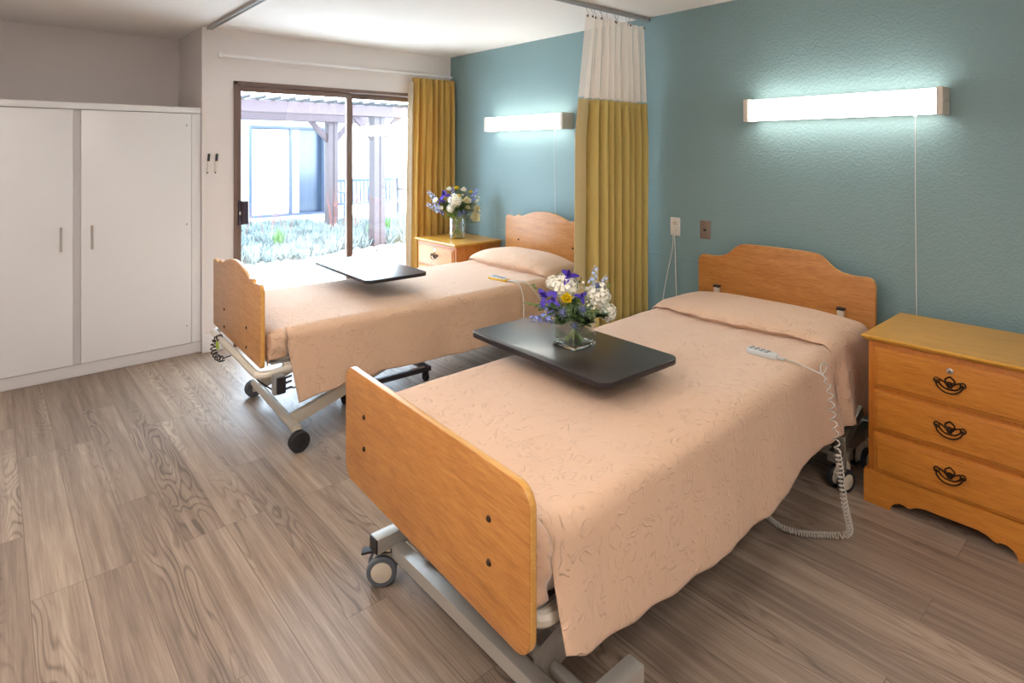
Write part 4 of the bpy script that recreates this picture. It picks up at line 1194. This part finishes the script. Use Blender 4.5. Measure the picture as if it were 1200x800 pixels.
add('bud', 677, 327, 0, .018, 'green budded sprig behind the tallest iris')
add('greens', 660, 372, -.05, .040, 'dark leafy sprig just above the left thistle of the near bouquet')
add('greens', 690, 373, -.05, .042, 'dark leafy sprig at the front right above the square vase')
add('greens', 674, 362, -.04, .040, 'dark leafy sprig in the middle of the near bouquet')
add('greens', 708, 372, -.02, .040, 'dark leafy sprig reaching out at the right of the near bouquet')
add('greens', 675, 350, .05, .045, 'dark leafy sprig at the back of the near bouquet')
add('greens', 655, 380, -.07, .045, 'dark leafy sprig over the left front rim of the square vase')
add('greens', 671, 374, -.09, .045, 'dark leafy sprig over the middle front rim of the square vase')
add('greens', 685, 381, -.07, .045, 'dark leafy sprig over the right front rim of the square vase')
add('greens', 650, 362, -.03, .045, 'dark leafy sprig under the purple irises on the left of the near bouquet')
add('bud', 690, 366, -.09, .024, 'green budded sprig at the front right of the near bouquet')
add('bud', 668, 366, -.09, .020, 'green budded sprig between the two upper thistles')
add('bigleaf', 631, 361, -.01, .045, 'broad green leaf at the far left of the near bouquet')
add('sprig', 616, 356, 0, .022, 'thin grey-green sprig reaching far left, lower of two')
add('sprig', 625, 335, .01, .022, 'thin grey-green sprig reaching far left, upper of two')
add('sprig', 716, 333, 0, .020, 'grey-green sprig at the upper right of the near bouquet')
bouquet(VC, zt_+.02, zt_+.118, .052, items, '', g1, 0, .03)

# far vase: round glass on the corner nightstand
VC2 = (3.19, 4.40); zt2 = .7205
r = thing('round_vase', 'round clear glass vase on the corner nightstand', 'vase', (VC2[0], VC2[1], zt2), 0)
bm = B(); lathe(bm, [(.0, 0), (.068, 0), (.074, .005), (.075, .02), (.075, .183), (.0735, .186), (.071, .183), (.070, .02), (.066, .012), (0, .012)], n=36); obj('glass_body', bm, M['vase_glass'], r, 30)
bm = B(); lathe(bm, [(0, .0125), (.066, .0125), (.0695, .02), (.0695, .13), (0, .13)], n=30); obj('water', bm, M['water'], r)
items = []
def lz(px, py, f=0): k = .00771*(1+f/5.4); return (px-535)*k, f, 1.509-(py-177)*k
add('hydrangea', 533, 235, -.05, .060, 'large white bloom with dark centre at the middle of the far bouquet')
add('hydrangea', 528, 244, -.07, .036, 'white bloom just below the large central one in the far bouquet')
add('rose', 555, 254, -.03, .062, 'cream rose lowest at the right of the far bouquet')
add('rose', 557, 245, .0, .045, 'cream rose above the lowest one at the right of the far bouquet')
add('rose', 547, 236, -.04, .045, 'white rose right of the central bloom in the far bouquet')
add('rose', 548, 243.5, -.06, .026, 'small white rosebud between the roses at the right of the far bouquet')
add('yellow', 534.5, 220.5, .0, .026, 'yellow button flower standing highest in the far bouquet')
add('yellow', 537, 230, -.05, .024, 'yellow button flower just above the central white bloom')
add('daisy', 510, 235, -.03, .030, 'white daisy with yellow middle at the left of the far bouquet')
add('yellow', 551, 225, .0, .018, 'small yellow flower at the upper right of the far bouquet')
add('iris', 521, 229, -.04, .055, 'purple iris at the upper left of the far bouquet')
add('iris', 517, 236, -.04, .035, 'smaller purple iris below the large one in the far bouquet')
add('button', 543, 223, .0, .034, 'white button flower at the top right of the far bouquet')
add('button', 526, 222, .0, .030, 'white button flower at the top left of the far bouquet')
add('button', 518, 244, -.06, .026, 'white button flower low at the left of the far bouquet')
add('button', 542, 229, -.02, .018, 'tiny white button flower beside the yellow one')
add('paledelph', 506, 230, .0, .042, 'pale blue delphinium at the upper left edge of the far bouquet')
add('paledelph', 507, 243, -.03, .042, 'pale blue delphinium leaning lowest to the left')
add('paledelph', 511, 240, -.05, .030, 'pale blue delphinium in the left middle of the far bouquet')
add('delph', 555, 228, .0, .042, 'blue delphinium at the upper right edge of the far bouquet')
add('delph', 530, 224, .02, .028, 'blue delphinium behind the top buttons of the far bouquet')
add('delph', 516, 248, -.05, .024, 'blue delphinium low at the left of the far bouquet')
add('thistle', 539, 251, -.08, .030, 'blue thistle at the front centre of the far bouquet')
add('thistle', 544, 249, -.07, .028, 'blue thistle just right of the front one in the far bouquet')
add('waxflower', 558, 233, .0, .030, 'spray of small white blossoms at the right edge of the far bouquet')
add('greens', 524, 240, -.03, .085, 'dark green leafy sprig at the left middle of the far bouquet')
add('greens', 546, 240, -.02, .085, 'dark green leafy sprig at the right middle of the far bouquet')
add('greens', 534, 230, .03, .085, 'dark green leafy sprig at the back of the far bouquet')
add('bigleaf', 550, 261, -.04, .075, 'broad leaf drooping right of the round vase')
add('bigleaf', 520, 254, -.05, .06, 'broad yellowish leaf drooping left of the round vase')
add('bigleaf', 533, 252, -.08, .06, 'broad leaf over the front rim of the round vase')
bouquet(VC2, zt2+.02, zt2+.186, .055, items, '', 'stems of the far bouquet', 0, .045)
# ------------------------------------------------------------------ outdoors
bm = B(); box(bm, (-8, 5.061, -.14), (14, 40, -.06)); struct('patio', bm, M['patio'], 'pale concrete patio outside the sliding door')
bm = B()
front = [(1.0, 8.05), (1.8, 8.1), (2.6, 8.25), (3.3, 8.2), (4.0, 8.4), (4.6, 8.55), (5.3, 8.5), (6.2, 8.7), (7.6, 8.8), (7.6, 11.3), (6.0, 11.4), (1.0, 12.3)]
prism(bm, front, lambda a, b, d: V((a, b, d)), -.059, -.02); struct('planting_bed', bm, M['soil'], 'gravelly planting bed beyond the patio')
RO = random.Random(5)
def front_y(x):
    for (a, b), (c, d) in zip(front, front[1:9]):
        if a <= x <= c: return b+(d-b)*(x-a)/(c-a)
    return 8.6
bm = B()
cnt = 0
while cnt < 2600:
    x = RO.uniform(1.2, 7.4); y = RO.uniform(8.1, 11.6+(.5 if x < 5 else -.4))
    if y < front_y(x)+.08+.10*noise.noise(V((x*3, 0, 0))): continue
    if abs(x-4.72) < .18 and y < 8.95: continue
    cnt += 1; hgt = RO.uniform(.16, .30)*(.8+.5*noise.noise(V((x*1.5, y*1.5, 0))))+.03
    for k in range(9):
        ph = RO.uniform(0, 2*PI); ln = RO.uniform(.05, .13); d = V((math.cos(ph)*ln, math.sin(ph)*ln, hgt*RO.uniform(.6, 1)))
        p = V((x+RO.uniform(-.03, .03), y+RO.uniform(-.03, .03), -.03)); q, a, b = basis(d); w = .011
        m_ = p+d*.5+V((0, 0, .01))
        lo = [bm.verts.new(p+a*w*.5*c_+b*w*.5*s_) for c_, s_ in ((1, 0), (-.5, .86), (-.5, -.86))]
        mi = [bm.verts.new(m_+a*w*c_+b*w*s_) for c_, s_ in ((1, 0), (-.5, .86), (-.5, -.86))]
        tp = bm.verts.new(p+d)
        for i in range(3):
            bm.faces.new((lo[i], lo[(i+1) % 3], mi[(i+1) % 3], mi[i])); bm.faces.new((mi[i], mi[(i+1) % 3], tp))
o = obj('succulent_groundcover', bm, M['succulent'], None, 80, normals=False)
tag(o, 'mass of chalky blue finger succulents filling the planting bed', 'ground cover', kind='stuff')

def grass(x, y, lab, R=.28, n=110):
    bm = B()
    for i in range(n):
        ph = RO.uniform(0, 2*PI); sp = RO.uniform(.05, R*.8); h_ = RO.uniform(.25, .42)
        p = V((RO.gauss(0, .04), RO.gauss(0, .04), 0)); e = V((math.cos(ph)*sp, math.sin(ph)*sp, h_)); s = V((-math.sin(ph), math.cos(ph), 0))*.006
        pts = [p, p+V((e.x*.3, e.y*.3, e.z*.6)), p+e]
        a = [bm.verts.new(pts[0]-s), bm.verts.new(pts[0]+s), bm.verts.new(pts[1]+s), bm.verts.new(pts[1]-s), bm.verts.new(pts[2])]
        bm.faces.new(a[:4]); bm.faces.new((a[3], a[2], a[4]))
    o = obj('grass_clump', bm, M['grass'], None, 80, normals=False); o.location = (x, y, -.03); tag(o, lab, 'grass', 'green grass clumps in the planting bed')
grass(5.35, 9.6, 'bright green grass clump right of the nearer pergola post'); grass(5.0, 9.25, 'grass clump just behind and right of the nearer pergola post', .2, 70); grass(3.35, 9.3, 'small grass clump among the succulents left of the door mullion', .2, 60)
def spikes(x, y, n, lab, hmin=.45, hmax=.75):
    r = thing('flowering_aloe', lab, 'plant', (x, y, -.03), 0, 'coral flower spikes in the planting bed')
    bm = B()
    for i in range(16):
        ph = RO.uniform(0, 2*PI); petal(bm, V((0, 0, 0)), V((math.cos(ph), math.sin(ph), RO.uniform(.5, 1.4))), V((0, 0, 1)), .28, .03, -.2, .2)
    obj('leaves', bm, M['succulent'], r, 80, normals=False)
    for i in range(n):
        dx, dy = RO.uniform(-.22, .22), RO.uniform(-.15, .15); h_ = RO.uniform(hmin, hmax)
        bm = B(); tube(bm, [(dx*.3, dy*.3, 0), (dx, dy, h_*.75)], .004, 5)
        for k in range(16):
            t = k/16; a = k*2.4; p = V((dx, dy, h_*(.62+.38*t)))
            petal(bm, p, V((math.cos(a), math.sin(a), -.3)), V((0, 0, 1)), .05*(1-.6*t), .022, 0, .1, nu=3)
        obj('flower_spike', bm, M['spike'], r, 80, normals=False)
spikes(3.15, 10.6, 3, 'coral flower spikes at the left edge of the glass'); spikes(3.55, 10.4, 3, 'coral flower spikes in front of the white blinds')
spikes(3.98, 10.6, 3, 'coral flower spikes below the blinds of the far patio door'); spikes(4.75, 10.35, 5, 'tall coral flower spikes in front of the farther pergola post', .55, .85)
spikes(5.05, 10.2, 5, 'tallest coral flower spikes right of the farther pergola post', .6, .95); spikes(5.35, 9.9, 3, 'coral flower spikes between door mullion and nearer pergola post')
for i, (x, y, s, lab) in enumerate(((4.45, 8.42, .09, 'pale river stone left of the nearer pergola post'), (4.63, 8.40, .11, 'largest pale river stone in front of the nearer pergola post'), (4.82, 8.46, .08, 'pale river stone just right of the largest one'),
        (5.02, 8.50, .09, 'pale river stone right of the nearer pergola post'), (5.35, 8.5, .07, 'small pale stone farther right by the patio edge'), (5.7, 8.6, .08, 'pale stone at the patio edge near the curtain'),
        (3.05, 8.18, .08, 'pale stone at the patio edge left of the overbed table'), (2.75, 8.2, .06, 'small pale stone at the patio edge, leftmost of all'), (4.3, 8.6, .06, 'small pale stone behind the one left of the post'))):
    bm = B(); t = bmesh.new(); bmesh.ops.create_icosphere(t, subdivisions=3, radius=s)
    for v in t.verts: v.co = v.co*(1+.22*noise.noise(v.co/s*1.3+V((i*3, 0, 0)))); v.co.z *= .55
    merge(bm, t); o = obj('river_stone', bm, M['rock']); o.location = (x, y, -.02); tag(o, lab, 'stone', 'pale stones along the planting bed')

pg = thing('pergola', 'weathered reddish wooden pergola with slatted top beyond the planting bed', 'pergola', (4.8, 9.8, -.06))
def post(x, y, w):
    bm = B()
    for s in (-1, 1): box(bm, (x+s*w*.30-w*.22, y-w/2, -.06), (x+s*w*.30+w*.22, y+w/2, 2.06), .008)
    box(bm, (x-w*.12, y-w*.42, -.06), (x+w*.12, y+w*.42, 2.055), .004)
    obj('post', bm, M['redwood'], pg, world=True)
post(4.72, 8.71, .19); post(4.92, 10.87, .19)
for y in (8.71, 10.87):
    bm = B(); xe = 5.36 if y < 9 else 6.0
    prism(bm, [(-2.5, 2.06), (xe-.16, 2.06), (xe, 2.15), (xe, 2.225), (-2.5, 2.225)], lambda a, b, d: V((a, d, b)), y-.15, y-.10, .004, 1); obj('beam', bm, M['redwood_beam'], pg, world=True)
    bm = B(); prism(bm, [(-2.5, 2.06), (xe-.16, 2.06), (xe, 2.15), (xe, 2.225), (-2.5, 2.225)], lambda a, b, d: V((a, d, b)), y+.10, y+.15, .004, 1); obj('beam', bm, M['redwood_beam'], pg, world=True)
for (x, y) in ((4.72, 8.71), (4.92, 10.87)):
    for s in (-1, 1):
        bm = B(); beam(bm, (x+s*.06, y, 1.70), (x+s*.42, y, 2.09), .09, .09, .004); obj('brace', bm, M['redwood_beam'], pg, world=True)
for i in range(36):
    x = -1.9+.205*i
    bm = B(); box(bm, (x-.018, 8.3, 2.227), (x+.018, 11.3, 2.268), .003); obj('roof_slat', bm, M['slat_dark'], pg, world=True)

bd_ = thing('neighbouring_building', 'pale single-storey building across the courtyard with a patio door', 'building', (5, 13.8, -.06))
bm = B(); Y0 = 13.7
box(bm, (-6, Y0, -.06), (4.30, Y0+.25, 2.62)); box(bm, (4.30, Y0, 2.08), (6.06, Y0+.25, 2.62)); box(bm, (6.06, Y0, -.06), (6.45, Y0+.25, 2.62)); box(bm, (4.3, Y0, -.06), (6.06, Y0+.25, .02))
obj('wall', bm, M['stucco'], bd_, world=True)
bm = B(); box(bm, (6.45, Y0-.25, -.06), (13, Y0+.25, 2.62)); obj('wall', bm, M['stucco_white'], bd_, world=True)
bm = B(); box(bm, (-6, Y0-.35, 2.62), (13, Y0+3, 2.70), .01); obj('roof_edge', bm, M['stucco_white'], bd_, world=True)
bm = B(); box(bm, (-6, Y0-1.6, -.059), (9, Y0, -.035)); obj('walkway', bm, M['patio'], bd_, world=True)
bm = B()
for a, b in (((4.30, .02), (4.36, 2.08)), ((6.0, .02), (6.06, 2.08)), ((4.36, 2.02), (6.0, 2.08)), ((4.36, .02), (6.0, .07)), ((5.20, .07), (5.26, 2.02))):
    box(bm, (a[0], Y0-.02, a[1]), (b[0], Y0+.06, b[1]), .004)
pd = obj('patio_door', bm, M['dark_frame'], bd_, world=True)
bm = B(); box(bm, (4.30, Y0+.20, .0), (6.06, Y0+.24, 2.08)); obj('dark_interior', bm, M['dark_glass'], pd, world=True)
bm = B()
for i in range(10): box(bm, (4.37+i*.083, Y0+.07, .08), (4.37+i*.083+.08, Y0+.075, 2.0), mat=None)
obj('vertical_blind', bm, M['blind'], pd, world=True)
bm = B(); box(bm, (5.27, Y0+.07, .08), (5.44, Y0+.10, 2.0)); obj('side_blind', bm, M['blind'], pd, world=True)

bn = thing('garden_bench', 'blue-grey slatted wooden bench against the far white wall', 'bench', (6.45, 12.1, -.035))
bm = B(); box(bm, (-.80, .20, .36), (.80, .24, .42), .005); box(bm, (-.80, .22, .86), (.80, .26, .93), .005); obj('backrest_rail', bm, M['bench'], bn)
for i in range(17):
    x = -.74+i*.0925; bm = B(); beam(bm, (x, .21, .40), (x, .24, .88), .022, .04, .003); obj('backrest_slat', bm, M['bench'], bn)
bm = B()
for k in range(5): box(bm, (-.80, -.28+k*.095, .40), (.80, -.20+k*.095, .425), .004)
obj('seat', bm, M['bench'], bn)
for s in (-1, 1):
    bm = B(); x = s*.78
    box(bm, (x-.03, -.28, 0), (x+.03, -.22, .66), .004); box(bm, (x-.03, .20, 0), (x+.03, .26, .93), .004); obj('leg', bm, M['bench'], bn)
    bm = B(); box(bm, (x-.035, -.30, .64), (x+.035, .24, .68), .005); obj('armrest', bm, M['bench'], bn)

# ------------------------------------------------------------------ light, sky, camera
w = bpy.data.worlds.new('overcast_sky'); SC.world = w; w.use_nodes = True
nt = w.node_tree; bg = nt.nodes['Background']
bg.inputs[0].default_value = (.68, .83, 1.0, 1); bg.inputs[1].default_value = 19
ld = bpy.data.lights.new('door_sky_portal', 'AREA'); ld.shape = 'RECTANGLE'; ld.size = DX1-DX0; ld.size_y = DZ; ld.cycles.is_portal = True
lo_ = bpy.data.objects.new('door_sky_portal', ld); COL.objects.link(lo_); lo_.location = ((DX0+DX1)/2, YW+.16, DZ/2); lo_.rotation_euler = (-PI/2, 0, 0)

cam = bpy.data.cameras.new('camera'); co = bpy.data.objects.new('camera', cam); COL.objects.link(co)
co.location = (0, 0, 1.509); co.rotation_euler = (PI/2, 0, -math.atan2(612.5, 700))
cam.sensor_fit = 'HORIZONTAL'; cam.sensor_width = 36; cam.lens = 21.0; cam.shift_x = 0; cam.shift_y = -(400-177)/1200
cam.clip_start = .05; cam.clip_end = 200
SC.camera = co
vs = SC.view_settings; vs.view_transform = 'Standard'; vs.look = 'None'; vs.gamma = 1; vs.exposure = .38; vs.use_curve_mapping = False
